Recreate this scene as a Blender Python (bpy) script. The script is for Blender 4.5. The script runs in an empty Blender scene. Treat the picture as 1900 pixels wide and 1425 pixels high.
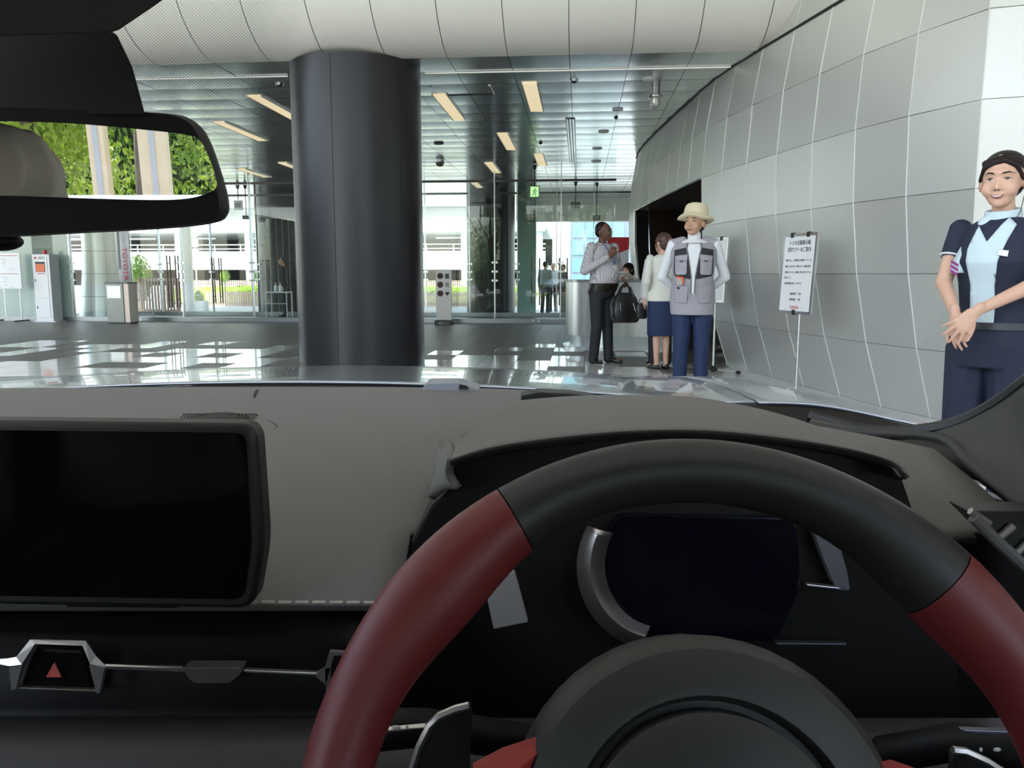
import bpy, bmesh, math, random
from mathutils import Vector, Matrix, Euler
from mathutils.bvhtree import BVHTree
from mathutils.geometry import delaunay_2d_cdt
random.seed(7)
PI = math.pi
scene = bpy.context.scene
COL = scene.collection

# ------------------------------------------------------------------ camera
F = 1497.0                       # focal length in px for a 1900 px wide frame
HORIZON = 508.0
PITCH = math.atan((712.5 - HORIZON) / F)
CAMZ = 1.10
YAW = math.radians(4.8)          # the building axis leans this far to the right of the car's axis
cam = bpy.data.cameras.new('camera')
cam.sensor_width = 36.0
cam.lens = F / 1900.0 * 36.0
cam.clip_start = 0.02
cam.clip_end = 400
cam_o = bpy.data.objects.new('camera', cam)
cam_o.location = (0, 0, CAMZ)
cam_o.rotation_euler = (PI / 2 - PITCH, 0, 0)
COL.objects.link(cam_o)
scene.camera = cam_o

# ------------------------------------------------------------------ world, sun, exposure
w = bpy.data.worlds.new('sky'); scene.world = w
w.use_nodes = True
wn = w.node_tree.nodes; wl = w.node_tree.links
sky = wn.new('ShaderNodeTexSky'); sky.sky_type = 'NISHITA'
sky.sun_disc = False; sky.sun_elevation = math.radians(58); sky.sun_rotation = math.radians(215)
sky.altitude = 0; sky.air_density = 1.0; sky.dust_density = 1.5; sky.ozone_density = 1.0
bg = wn['Background']; bg.inputs['Strength'].default_value = 0.40
hsv = wn.new('ShaderNodeHueSaturation'); hsv.inputs['Saturation'].default_value = 0.75
wl.new(sky.outputs[0], hsv.inputs['Color']); wl.new(hsv.outputs[0], bg.inputs['Color'])
sun = bpy.data.lights.new('sun', 'SUN'); sun.energy = 4.0; sun.angle = math.radians(0.6); sun.color = (1.0, 0.95, 0.86)
sun_o = bpy.data.objects.new('sun', sun); COL.objects.link(sun_o)
sun_o.rotation_euler = (math.radians(32), 0, math.radians(-35))
sun_o.location = (-10, -10, 30)
vs = scene.view_settings
vs.view_transform = 'Standard'; vs.look = 'None'; vs.gamma = 1.0; vs.use_curve_mapping = False
vs.exposure = 0.95

# ------------------------------------------------------------------ pixel helpers (frame 1900 x 1425)
CP, SP = math.cos(PITCH), math.sin(PITCH)
CA, SA = math.cos(YAW), math.sin(YAW)
def ray(px, py):
    u = (px - 950.0) / F; v = (712.5 - py) / F
    return Vector((u, CP + v * SP, -SP + v * CP))
def at_y(px, py, Y):
    d = ray(px, py); t = Y / d.y
    return Vector((d.x * t, Y, CAMZ + d.z * t))
def at_z(px, py, z):
    d = ray(px, py); t = (z - CAMZ) / d.z
    return Vector((d.x * t, d.y * t, z))
def to_b(p):                      # world -> building coordinates (u across, v lengthwise)
    return Vector((p.x * CA - p.y * SA, p.x * SA + p.y * CA, p.z))
def B(u, v, z=0.0):               # building -> world
    return Vector((u * CA + v * SA, -u * SA + v * CA, z))
def at_v(px, py, v):              # pixel on the building plane v -> building coordinates
    d = ray(px, py); t = v / (d.x * SA + d.y * CA)
    return to_b(Vector((d.x * t, d.y * t, CAMZ + d.z * t)))

# ------------------------------------------------------------------ materials
MATS = {}
def mat(name, col, rough=0.5, metal=0.0, var=0.0, scale=20.0, bump=0.0, bscale=200.0, spec=0.5, emit=None, estr=0.0,
        stretch=None, rand=0.0, coat=0.0, trans=0.0):
    if name in MATS: return MATS[name]
    m = bpy.data.materials.new(name); m.use_nodes = True
    nt = m.node_tree; N = nt.nodes; L = nt.links
    p = N['Principled BSDF']
    p.inputs['Base Color'].default_value = (*col, 1)
    p.inputs['Roughness'].default_value = rough
    p.inputs['Metallic'].default_value = metal
    p.inputs['Specular IOR Level'].default_value = spec
    if coat: p.inputs['Coat Weight'].default_value = coat; p.inputs['Coat Roughness'].default_value = 0.03
    tc = N.new('ShaderNodeTexCoord')
    vec = tc.outputs['Object']
    if stretch:
        mp = N.new('ShaderNodeMapping'); mp.inputs['Scale'].default_value = stretch
        L.new(vec, mp.inputs['Vector']); vec = mp.outputs[0]
    if var or rand:
        mx = N.new('ShaderNodeMix'); mx.data_type = 'RGBA'
        a = tuple(max(0, c * (1 - var)) for c in col); b = tuple(min(1, c * (1 + var)) for c in col)
        mx.inputs[6].default_value = (*a, 1); mx.inputs[7].default_value = (*b, 1)
        nz = N.new('ShaderNodeTexNoise'); nz.inputs['Scale'].default_value = scale; nz.inputs['Detail'].default_value = 5
        L.new(vec, nz.inputs['Vector']); L.new(nz.outputs['Fac'], mx.inputs[0])
        out = mx.outputs[2]
        if rand:
            oi = N.new('ShaderNodeObjectInfo'); hs = N.new('ShaderNodeHueSaturation')
            mr = N.new('ShaderNodeMapRange'); mr.inputs['To Min'].default_value = 1 - rand; mr.inputs['To Max'].default_value = 1 + rand
            L.new(oi.outputs['Random'], mr.inputs['Value']); L.new(mr.outputs[0], hs.inputs['Value']); L.new(out, hs.inputs['Color'])
            out = hs.outputs[0]
        L.new(out, p.inputs['Base Color'])
    if bump:
        nb = N.new('ShaderNodeTexNoise'); nb.inputs['Scale'].default_value = bscale; nb.inputs['Detail'].default_value = 3
        L.new(vec, nb.inputs['Vector'])
        bp = N.new('ShaderNodeBump'); bp.inputs['Strength'].default_value = bump; bp.inputs['Distance'].default_value = 0.01
        L.new(nb.outputs['Fac'], bp.inputs['Height']); L.new(bp.outputs[0], p.inputs['Normal'])
    if emit:
        p.inputs['Emission Color'].default_value = (*emit, 1); p.inputs['Emission Strength'].default_value = estr
    if trans: p.inputs['Transmission Weight'].default_value = trans
    MATS[name] = m
    return m
def glass(name, tint=(0.9, 0.96, 0.93), refl=0.06, rough=0.0, edge=0.5):
    if name in MATS: return MATS[name]
    m = bpy.data.materials.new(name); m.use_nodes = True
    nt = m.node_tree; N = nt.nodes; L = nt.links
    N.remove(N['Principled BSDF'])
    t = N.new('ShaderNodeBsdfTransparent'); t.inputs['Color'].default_value = (*tint, 1)
    g = N.new('ShaderNodeBsdfGlossy'); g.inputs['Roughness'].default_value = rough
    lw = N.new('ShaderNodeLayerWeight'); lw.inputs['Blend'].default_value = 0.15
    mr = N.new('ShaderNodeMapRange'); mr.inputs['To Min'].default_value = refl; mr.inputs['To Max'].default_value = edge
    L.new(lw.outputs['Facing'], mr.inputs['Value'])
    pw = N.new('ShaderNodeMixShader'); L.new(mr.outputs[0], pw.inputs[0]); L.new(t.outputs[0], pw.inputs[1]); L.new(g.outputs[0], pw.inputs[2])
    mr.inputs['From Min'].default_value = 0.35
    L.new(pw.outputs[0], N['Material Output'].inputs['Surface'])
    MATS[name] = m
    return m

# ------------------------------------------------------------------ object helpers
def link(o, parent=None, label=None, cat=None, group=None, kind=None):
    COL.objects.link(o)
    if parent is not None: o.parent = parent
    if label: o['label'] = label
    if cat: o['category'] = cat
    if group: o['group'] = group
    if kind: o['kind'] = kind
    return o
def empty(name, loc=(0, 0, 0), rz=0.0, label=None, cat=None, group=None, kind=None):
    o = bpy.data.objects.new(name, None); o.empty_display_size = 0.1
    o.location = loc; o.rotation_euler = (0, 0, rz)
    return link(o, None, label, cat, group, kind)
def rootB(name, u, v, z=0.0, **k):      # an Empty standing in the building grid
    return empty(name, B(u, v, z), -YAW, **k)
class MB:
    def __init__(s): s.v = []; s.f = []; s.m = []; s.mats = []
    def mi(s, m):
        if m not in s.mats: s.mats.append(m)
        return s.mats.index(m)
    def add(s, vs, fs, m=None):
        b = len(s.v); s.v += [tuple(x) for x in vs]
        i = s.mi(m) if m else 0
        for f in fs: s.f.append([b + k for k in f]); s.m.append(i)
        return s
    def box(s, x0, x1, y0, y1, z0, z1, m=None):
        vs = [(x0,y0,z0),(x1,y0,z0),(x1,y1,z0),(x0,y1,z0),(x0,y0,z1),(x1,y0,z1),(x1,y1,z1),(x0,y1,z1)]
        return s.add(vs, [(0,3,2,1),(4,5,6,7),(0,1,5,4),(1,2,6,5),(2,3,7,6),(3,0,4,7)], m)
    def tube(s, pts, r, n=8, m=None, closed=False, cap=True):
        pts = [Vector(p) for p in pts]; k = len(pts); vs = []; fs = []
        rs = r if isinstance(r, (list, tuple)) else [r] * k
        up = Vector((0, 0, 1)); prev = None
        for i, p in enumerate(pts):
            a = pts[(i - 1) % k] if (closed or i) else p; b = pts[(i + 1) % k] if (closed or i < k - 1) else p
            t = (b - a).normalized()
            if prev is None:
                x = t.cross(up)
                if x.length < 1e-3: x = t.cross(Vector((1, 0, 0)))
            else: x = prev - t * prev.dot(t)
            x.normalize(); prev = x; y = t.cross(x)
            for j in range(n):
                an = 2 * PI * j / n
                vs.append(p + (x * math.cos(an) + y * math.sin(an)) * rs[i])
        for i in range(k if closed else k - 1):
            for j in range(n):
                i2 = (i + 1) % k; fs.append((i*n+j, i*n+(j+1)%n, i2*n+(j+1)%n, i2*n+j))
        if cap and not closed:
            fs.append(tuple(range(n))[::-1]); fs.append(tuple((k-1)*n + j for j in range(n)))
        return s.add(vs, fs, m)
    def lathe(s, prof, n=32, c=(0, 0, 0), m=None, a0=0.0, a1=2*PI, sx=1.0, sy=1.0):
        full = abs(a1 - a0 - 2 * PI) < 1e-6; cols = n if full else n + 1; vs = []; fs = []; k = len(prof)
        for j in range(cols):
            an = a0 + (a1 - a0) * j / n
            for (r, z) in prof: vs.append((c[0] + r * math.cos(an) * sx, c[1] + r * math.sin(an) * sy, c[2] + z))
        for j in range(n):
            j2 = (j + 1) % cols
            for i in range(k - 1): fs.append((j*k+i, j2*k+i, j2*k+i+1, j*k+i+1))
        if full:
            if prof[0][0] > 1e-6: fs.append(tuple(j*k for j in range(cols))[::-1])
            if prof[-1][0] > 1e-6: fs.append(tuple(j*k+k-1 for j in range(cols)))
        return s.add(vs, fs, m)
    def ell(s, c, r, n=14, k=9, m=None, rot=None):
        vs = []; fs = []; R = rot or Matrix.Identity(3); c = Vector(c)
        for i in range(k + 1):
            ph = PI * i / k
            for j in range(n):
                th = 2 * PI * j / n
                vs.append(c + R @ Vector((r[0]*math.sin(ph)*math.cos(th), r[1]*math.sin(ph)*math.sin(th), r[2]*math.cos(ph))))
        for i in range(k):
            for j in range(n): fs.append((i*n+j, (i+1)*n+j, (i+1)*n+(j+1)%n, i*n+(j+1)%n))
        return s.add(vs, fs, m)
    def cap(s, p0, r0, p1, r1, n=10, m=None):
        p0 = Vector(p0); p1 = Vector(p1); d = p1 - p0; L = d.length
        if L < 1e-6: return s.ell(p0, (r0, r0, r0))
        d /= L; pts = []; rs = []
        for a in (-80, -50, -20): pts.append(p0 + d * r0 * math.sin(math.radians(a))); rs.append(r0 * math.cos(math.radians(a)))
        for a in (20, 50, 80): pts.append(p1 + d * r1 * math.sin(math.radians(a))); rs.append(r1 * math.cos(math.radians(a)))
        return s.tube(pts, rs, n, m)
    def grid(s, rows, m=None, flip=False):
        k = len(rows[0]); vs = [p for r in rows for p in r]; fs = []
        for i in range(len(rows) - 1):
            for j in range(k - 1):
                q = (i*k+j, i*k+j+1, (i+1)*k+j+1, (i+1)*k+j)
                fs.append(q[::-1] if flip else q)
        return s.add(vs, fs, m)
    def prism(s, poly, h0, h1, axis='z', m=None):
        n = len(poly)
        def mk(p, h): return (p[0], p[1], h) if axis == 'z' else ((p[0], h, p[1]) if axis == 'y' else (h, p[0], p[1]))
        vs = [mk(p, h0) for p in poly] + [mk(p, h1) for p in poly]
        fs = [tuple(range(n))[::-1], tuple(range(n, 2*n))] + [(i, (i+1) % n, n + (i+1) % n, n + i) for i in range(n)]
        return s.add(vs, fs, m)
    def loft(s, secs, n=20, m=None, p=2.0):      # secs: (z, a, b, cx, cy) closed stack of superellipses
        vs = []; fs = []
        for (z, a, b, cx, cy) in secs:
            for j in range(n):
                th = 2 * PI * j / n; c = math.cos(th); q = math.sin(th)
                vs.append((cx + a * math.copysign(abs(c) ** (2/p), c), cy + b * math.copysign(abs(q) ** (2/p), q), z))
        for i in range(len(secs) - 1):
            for j in range(n): fs.append((i*n+j, i*n+(j+1)%n, (i+1)*n+(j+1)%n, (i+1)*n+j))
        fs.append(tuple(range(n))[::-1]); fs.append(tuple((len(secs)-1)*n + j for j in range(n)))
        return s.add(vs, fs, m)
    def mesh(s, name):
        me = bpy.data.meshes.new(name); me.from_pydata(s.v, [], s.f)
        for m in s.mats: me.materials.append(m)
        if len(s.mats) > 1:
            for p, i in zip(me.polygons, s.m): p.material_index = i
        return me
    def build(s, name, m=None, parent=None, smooth=False, bevel=0.0, thick=0.0, subd=0, fix=True, angle=40, off=0.0, **k):
        me = s.mesh(name)
        if m is not None and not s.mats: me.materials.append(m)
        if fix:
            bm = bmesh.new(); bm.from_mesh(me); bmesh.ops.recalc_face_normals(bm, faces=bm.faces); bm.to_mesh(me); bm.free()
        o = bpy.data.objects.new(name, me); link(o, parent, **k)
        if thick:
            md = o.modifiers.new('thick', 'SOLIDIFY'); md.thickness = thick; md.offset = off
        if subd:
            md = o.modifiers.new('sub', 'SUBSURF'); md.levels = subd; md.render_levels = subd
        if bevel:
            md = o.modifiers.new('bev', 'BEVEL'); md.width = bevel; md.segments = 2; md.limit_method = 'ANGLE'; md.angle_limit = math.radians(35)
        if smooth:
            for p in me.polygons: p.use_smooth = True
            if not subd: me.set_sharp_from_angle(angle=math.radians(angle))
        return o
def inst(me, name, parent=None, loc=(0, 0, 0), rz=0.0, **k):
    o = bpy.data.objects.new(name, me); o.location = loc; o.rotation_euler = (0, 0, rz)
    return link(o, parent, **k)
def catmull(P, n):
    P = [Vector(p) for p in P]; out = []; k = len(P) - 1
    for i in range(n + 1):
        t = i / n * k; a = min(int(t), k - 1); f = t - a
        p0 = P[max(a - 1, 0)] if a else P[0] * 2 - P[1]; p1 = P[a]; p2 = P[a + 1]
        p3 = P[a + 2] if a + 2 <= k else P[k] * 2 - P[k - 1]
        out.append(0.5 * ((2 * p1) + (p2 - p0) * f + (2*p0 - 5*p1 + 4*p2 - p3) * f*f + (3*p1 - p0 - 3*p2 + p3) * f**3))
    return out
def regrid(rows, nu, nv):
    r1 = [catmull(r, nu) for r in rows]
    cols = [catmull([r[j] for r in r1], nv) for j in range(nu + 1)]
    return [[cols[j][i] for j in range(nu + 1)] for i in range(nv + 1)]
def text(name, body, size, m, parent, mtx, align='CENTER', extr=0.0008, width=None, **k):
    cu = bpy.data.curves.new(name, 'FONT'); cu.body = body; cu.size = size; cu.align_x = align; cu.align_y = 'CENTER'; cu.extrude = extr
    cu.resolution_u = 3
    t = bpy.data.objects.new(name, cu); COL.objects.link(t)
    dg = bpy.context.evaluated_depsgraph_get()
    me = bpy.data.meshes.new_from_object(t.evaluated_get(dg)); bpy.data.objects.remove(t)
    if width and me.vertices:
        xs = [v.co.x for v in me.vertices]; wd = max(xs) - min(xs)
        if wd > 0: me.transform(Matrix.Diagonal((width / wd, 1, 1, 1)))
    me.materials.clear(); me.materials.append(m)
    me.transform(mtx)
    o = bpy.data.objects.new(name, me)
    return link(o, parent, **k)
def frame_m(o, x, y):                # matrix with columns x, y, x cross y
    x = Vector(x).normalized(); y = Vector(y).normalized(); z = x.cross(y)
    return Matrix(((x.x, y.x, z.x, o[0]), (x.y, y.y, z.y, o[1]), (x.z, y.z, z.z, o[2]), (0, 0, 0, 1)))
# ================================================================== THE SETTING
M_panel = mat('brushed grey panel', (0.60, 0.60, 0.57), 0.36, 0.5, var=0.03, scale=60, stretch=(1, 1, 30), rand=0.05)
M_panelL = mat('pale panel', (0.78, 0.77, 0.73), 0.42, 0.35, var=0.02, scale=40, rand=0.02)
M_joint = mat('pale joint', (0.80, 0.80, 0.76), 0.5)
M_dark = mat('dark void', (0.012, 0.011, 0.010), 0.7)
M_ceil = mat('ceiling metal', (0.60, 0.635, 0.63), 0.20, 0.9, var=0.05, scale=3, rand=0.05)
M_ceilback = mat('ceiling gap', (0.06, 0.065, 0.065), 0.6)
M_fascia = mat('fascia panel', (0.80, 0.78, 0.71), 0.45, 0.15, var=0.02, scale=8)
M_column = mat('black metal cladding', (0.016, 0.016, 0.019), 0.33, 0.0, var=0.2, scale=30, bump=0.02, bscale=400, spec=0.38)
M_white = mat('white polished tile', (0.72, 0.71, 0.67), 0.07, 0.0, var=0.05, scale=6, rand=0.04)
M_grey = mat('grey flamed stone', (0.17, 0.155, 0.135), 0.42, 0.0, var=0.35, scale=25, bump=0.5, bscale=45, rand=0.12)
M_grout = mat('grout', (0.20, 0.195, 0.18), 0.8)
M_pave = mat('sunlit paving', (0.62, 0.60, 0.56), 0.8, var=0.08, scale=2)
M_concrete = mat('white concrete', (0.80, 0.80, 0.78), 0.8, var=0.04, scale=3)
M_steel = mat('stainless steel', (0.62, 0.63, 0.63), 0.25, 0.95, var=0.03, scale=30)
M_black = mat('black satin', (0.012, 0.012, 0.013), 0.45)
M_blackgl = mat('black gloss', (0.006, 0.006, 0.008), 0.12)
M_green_glass = mat('green back-painted glass', (0.36, 0.45, 0.40), 0.10, 0.0, var=0.06, scale=1.5)
G_wall = glass('curtain glass', (0.95, 0.98, 0.97), 0.03, 0.0, 0.35)
M_whiteplain = mat('white paint', (0.82, 0.82, 0.81), 0.5)
M_red = mat('red print', (0.62, 0.03, 0.04), 0.5)
M_ink = mat('ink', (0.03, 0.03, 0.035), 0.6)

# ---- ground and floor
gnd = MB().box(-90, 90, -60, -4, -0.30, -0.06).box(-90, -14, -4, 21.6, -0.30, -0.06).build('trim_1', M_pave, kind='structure')
g2 = MB().box(-90, 90, 21.6, 120, -0.60, -0.25).build('trim_2', M_pave, kind='structure'); g2.rotation_euler.z = -YAW
TU, TV = 0.43, 0.62
floor = MB().box(-14, 9, -4.2, 21.6, -0.25, -0.006).build('floor', M_grout, kind='structure'); floor.rotation_euler.z = -YAW
def tile_mesh(m):
    mb = MB(); mb.box(-TU/2+0.003, TU/2-0.003, -TV/2+0.003, TV/2-0.003, -0.006, 0.0); me = mb.mesh('tile'); me.materials.append(m); return me
tw, tg = tile_mesh(M_white), tile_mesh(M_grey)
rest_w, rest_g = MB(), MB(); n_tiles = 0
rng = random.Random(11)
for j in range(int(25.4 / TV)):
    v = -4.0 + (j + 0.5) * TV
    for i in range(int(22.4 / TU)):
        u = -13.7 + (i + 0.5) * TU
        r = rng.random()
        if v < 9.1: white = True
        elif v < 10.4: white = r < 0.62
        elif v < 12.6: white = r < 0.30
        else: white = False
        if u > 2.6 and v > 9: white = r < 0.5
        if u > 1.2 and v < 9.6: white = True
        p = B(u, v)
        k = p.x / max(p.y, 0.1)
        seen = (p.y > 8.4 and v < 12.9 and -0.66 < k and p.x < 2.75) or (4.2 < p.y <= 8.4 and 1.5 < p.x < 3.4 and k < 0.62)
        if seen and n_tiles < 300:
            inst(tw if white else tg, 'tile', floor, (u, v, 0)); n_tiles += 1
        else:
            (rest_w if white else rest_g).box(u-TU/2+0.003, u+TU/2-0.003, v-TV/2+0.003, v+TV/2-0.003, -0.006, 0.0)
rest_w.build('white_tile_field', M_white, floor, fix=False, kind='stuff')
rest_g.build('grey_stone_field', M_grey, floor, fix=False, kind='stuff')

# ---- ceiling: metal panels
CZ = 3.36; V0 = 8.81; PU, PV = 0.64, 0.60
ceil = MB().box(-16, 8, V0 + 0.05, 27.5, CZ + 0.03, CZ + 0.10).build('ceiling', M_ceilback, kind='structure'); ceil.rotation_euler.z = -YAW
def ceil_panel(sag):
    mb = MB(); n = 6; rows = []
    for i in range(n + 1):
        y = -PV/2 + 0.004 + (PV - 0.008) * i / n
        e = (2 * i / n - 1)
        rows.append([(-PU/2 + 0.003, y, -sag * (1 - e * e) + 0.012*0), (0, y, -sag * (1 - e * e) * 1.1), (PU/2 - 0.003, y, -sag * (1 - e * e))])
    mb.grid(rows)
    return mb
pm = []
for sg in (0.003, 0.0045, 0.006):
    me = ceil_panel(sg).mesh('ceiling_panel'); me.materials.append(M_ceil)
    for p in me.polygons: p.use_smooth = True
    pm.append(me)
rest = MB(); rng = random.Random(3)
U0 = -0.78 - 22 * PU
for j in range(31):
    v = V0 + (j + 0.5) * PV
    for i in range(36):
        u = U0 + (i + 0.5) * PU
        p = B(u, v); k = p.x / p.y
        if -0.56 < k < 0.33 and v < 15.2 and p.x < 3.0:
            o = inst(pm[rng.randrange(3)], 'ceiling_panel', ceil, (u, v, CZ))
            o.rotation_euler = (rng.uniform(-0.004, 0.004), rng.uniform(-0.003, 0.003), 0)
        else:
            mb = ceil_panel(rng.uniform(0.003, 0.006))
            rest.add([(a + u, b + v, c + CZ) for a, b, c in mb.v], mb.f)
rest.build('ceiling_panel_field', M_ceil, ceil, smooth=True, fix=False, kind='stuff')
# recessed linear slot light across the ceiling
M_slot = mat('slot light', (0.85, 0.85, 0.82), 0.4, emit=(1, 0.97, 0.9), estr=0.2)
sl = at_v(900, 131, 1.0); v_slot = to_b(at_z(1000, 130, CZ)).y
for u0_, u1_, lb_ in ((-9.0, -3.38, 'thin white slot light in the ceiling left of the wide column'), (-1.78, 1.62, 'thin white slot light in the ceiling right of the wide column')):
    slot = MB().box(u0_, u1_, -0.018, 0.018, -0.014, -0.007).build('slot_light', M_slot, None, label=lb_, cat='light')
    slot.location = B(0, v_slot, CZ); slot.rotation_euler.z = -YAW
# ---- rounded fascia in front of the ceiling, then the high light-blocking roof
fas = rootB('trim_3', 0, 0, kind='structure')
R = 0.95; prof = [(V0 + 0.06, CZ)] + [(V0 - R * math.sin(a), CZ + R * (1 - math.cos(a))) for a in [math.radians(d) for d in range(0, 91, 9)]] + [(V0 - R, 6.2)]
fp = MB()
fp.grid([[(-PU/2 + 0.004, y, z) for (y, z) in prof], [(0, y, z) for (y, z) in prof], [(PU/2 - 0.004, y, z) for (y, z) in prof]])
fme = fp.mesh('fascia_panel'); fme.materials.append(M_fascia)
for p in fme.polygons: p.use_smooth = True
for i in range(33):
    inst(fme, 'fascia_panel', fas, (U0 + (i + 0.5) * PU, 0, 0))
bk = MB().grid([[(-16, y + 0.02, z + 0.012) for (y, z) in prof], [(8, y + 0.02, z + 0.012) for (y, z) in prof]])
bk.build('fascia_backing', mat('fascia joint', (0.33, 0.32, 0.30), 0.7), fas, fix=False)
M_roofblock = mat('light block soffit', (0.72, 0.71, 0.68), 0.6)
can = MB().box(-11, 12, -5.5, V0 + 0.2, 6.2, 6.5).box(-16, 12, V0, 27.6, CZ + 0.12, 6.5).build('light_block_roof', M_roofblock, kind='structure'); can.rotation_euler.z = -YAW  # unseen roof over everything, put in as a light block
can.name = 'trim_4'

# ---- wall_right: hull-shaped drum of metal panels
PLAN = [(2.9, 17.6), (2.5, 17.0), (2.32, 16.3), (2.24, 15.55), (2.205, 14.8), (2.195, 14.05), (2.19, 13.3), (2.195, 12.55), (2.20, 11.8), (2.215, 11.1),
        (2.225, 10.45), (2.245, 9.78), (2.315, 9.14), (2.405, 8.5), (2.503, 7.85), (2.60, 7.2), (2.705, 6.57), (2.856, 6.01), (3.056, 5.45), (3.66, 5.24), (4.28, 5.04), (4.90, 4.84), (5.52, 4.64)]
ZL = [0.0, 0.54, 1.10, 1.66, 2.225, 2.795, 3.36, 3.93, 4.55, 5.2, 6.1]
OF = [0.386, 0.207, 0.085, 0.018, 0.0, 0.038, 0.13, 0.25, 0.40, 0.57, 0.80]
IC0, IDOOR = 11, 4              # opening lies between these columns, below ZL[4]
nrm = []
for i, p in enumerate(PLAN):
    a = Vector(PLAN[max(i - 1, 0)]); b = Vector(PLAN[min(i + 1, len(PLAN) - 1)])
    t = (b - a).normalized(); nrm.append(Vector((-t.y, t.x)))     # points into the drum
ITURN = 18
def wp(i, k, d=0.0):
    n = nrm[i]
    if i >= ITURN: t = (Vector(PLAN[i]) - Vector(PLAN[i-1])).normalized() if i > ITURN else Vector((0.95, -0.31)); n = Vector((-t.y, t.x)); n = n if i > ITURN else Vector((0.62, 0.78))
    o = OF[k] + d
    return Vector((PLAN[i][0] + n.x * o, PLAN[i][1] + n.y * o, ZL[k]))
wall = MB(); nC = len(PLAN)
for i in range(nC - 1):
    for k in range(len(ZL) - 1):
        if IDOOR <= i < IC0 and k < 4: continue
        if i < IC0 + 1 and k >= 6: continue
        wall.add([wp(i, k, 0.03), wp(i+1, k, 0.03), wp(i+1, k+1, 0.03), wp(i, k+1, 0.03)], [(0, 1, 2, 3)])
wall_o = wall.build('wall_right', mat('panel backing', (0.22, 0.22, 0.21), 0.7), kind='structure', fix=False)
rng = random.Random(5)
for i in range(nC - 1):
    for k in range(len(ZL) - 1):
        if IDOOR <= i < IC0 and k < 4: continue
        if i < IC0 + 1 and k >= 6: continue
        a, b, c, d = wp(i, k), wp(i+1, k), wp(i+1, k+1), wp(i, k+1)
        ctr = (a + b + c + d) / 4; gap = 0.0032
        q = []
        for p in (a, b, c, d):
            e = ctr - p; q.append(p + e.normalized() * gap)
        n = (b - a).cross(d - a).normalized()
        if n.dot(Vector((1, 0.3, 0))) < 0: n = -n
        tl = [rng.uniform(-0.004, 0.004) for _ in range(2)]
        q = [q[0] + n * tl[0], q[1] - n * tl[0], q[2] - n * tl[1], q[3] + n * tl[1]]
        bk = [p + n * 0.022 for p in q]
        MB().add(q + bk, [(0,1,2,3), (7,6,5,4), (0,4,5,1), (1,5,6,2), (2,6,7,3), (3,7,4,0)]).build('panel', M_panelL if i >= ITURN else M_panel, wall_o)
for i in range(nC):
    ks = [k for k in range(len(ZL)) if not (IDOOR < i < IC0 and k < 4) and not (i < IC0 + 1 and k > 6)]
    MB().tube([wp(i, k, -0.001) for k in ks], 0.0038, 5).build('joint_strip', M_joint, wall_o)
# dark shadow gap along the floor and the ceiling
MB().grid([[wp(i, 0, 0.012) + Vector((0, 0, z)) for i in range(IC0, nC)] for z in (0.0, 0.05)]).build('base_gap', M_dark, wall_o, fix=False)
MB().tube([wp(i, 6, -0.004) + Vector((0, 0, -0.004)) for i in range(0, 19)], [0.022]*10 + [0.014]*9, 6).build('ceiling_gap', M_dark, wall_o, smooth=True)
# recess behind the opening: brown timber lining, dark soffit, downlight
M_brown = mat('brown lining', (0.045, 0.024, 0.014), 0.5, var=0.25, scale=6, stretch=(1, 1, 8))
rec = MB(); a = wp(IC0, 0, 0.06); b = wp(IDOOR, 0, 0.06)
rec.add([(a.x + 0.02, a.y, 0), (5.0, a.y + 0.1, 0), (5.0, a.y + 0.1, 2.27), (a.x - 0.2, a.y, 2.27)], [(0, 1, 2, 3)])
rec.add([(3.35, a.y + 0.05, 0), (3.35, 16.2, 0), (3.35, 16.2, 2.27), (3.35, a.y + 0.05, 2.27)], [(0, 1, 2, 3)])
rec.add([(b.x - 0.05, b.y, 0), (3.6, 15.7, 0), (3.6, 15.7, 2.27), (b.x - 0.2, b.y, 2.27)], [(0, 1, 2, 3)])
rec.build('wall_back', M_brown, kind='structure', thick=0.02, fix=False)
sof = []
for i in range(IDOOR, IC0 + 1): sof.append(wp(i, 4, 0.03))
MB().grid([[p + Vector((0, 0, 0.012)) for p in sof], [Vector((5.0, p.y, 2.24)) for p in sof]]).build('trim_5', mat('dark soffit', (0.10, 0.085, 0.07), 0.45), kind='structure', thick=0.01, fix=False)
MB().tube([wp(i, 4, -0.002) + Vector((0, 0, -0.006)) for i in range(IDOOR, IC0 + 1)], 0.012, 6).build('opening_edge', M_steel, wall_o)
MB().tube([wp(IDOOR, k, -0.002) for k in range(0, 5)], 0.016, 6).build('opening_edge', M_steel, wall_o)
# unseen walls added behind the drum to block daylight
MB().box(5.6, 5.9, -5.0, 19.0, 0, 6.4).box(3.2, 5.9, 18.0, 18.3, 0, 3.6).build('light_block_outer', mat('light block wall', (0.5, 0.5, 0.48), 0.7), kind='structure').name = 'light_block_east'

wl_ = MB().box(-11.3, -11.0, -5.0, 12.6, 0, 3.1).build('light_block_left', mat('light block stone', (0.34, 0.34, 0.32), 0.6, var=0.06, scale=2), kind='structure'); wl_.rotation_euler.z = -YAW  # unseen wall added to cut side light and narrow the column's highlight
for k in range(12): MB().box(-10.995, -10.98, -4.9 + k*1.4, -3.52 + k*1.4, 0.05, 3.05).build('panel', mat('light block panel', (0.36, 0.36, 0.34), 0.5, rand=0.05), wl_)
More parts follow.
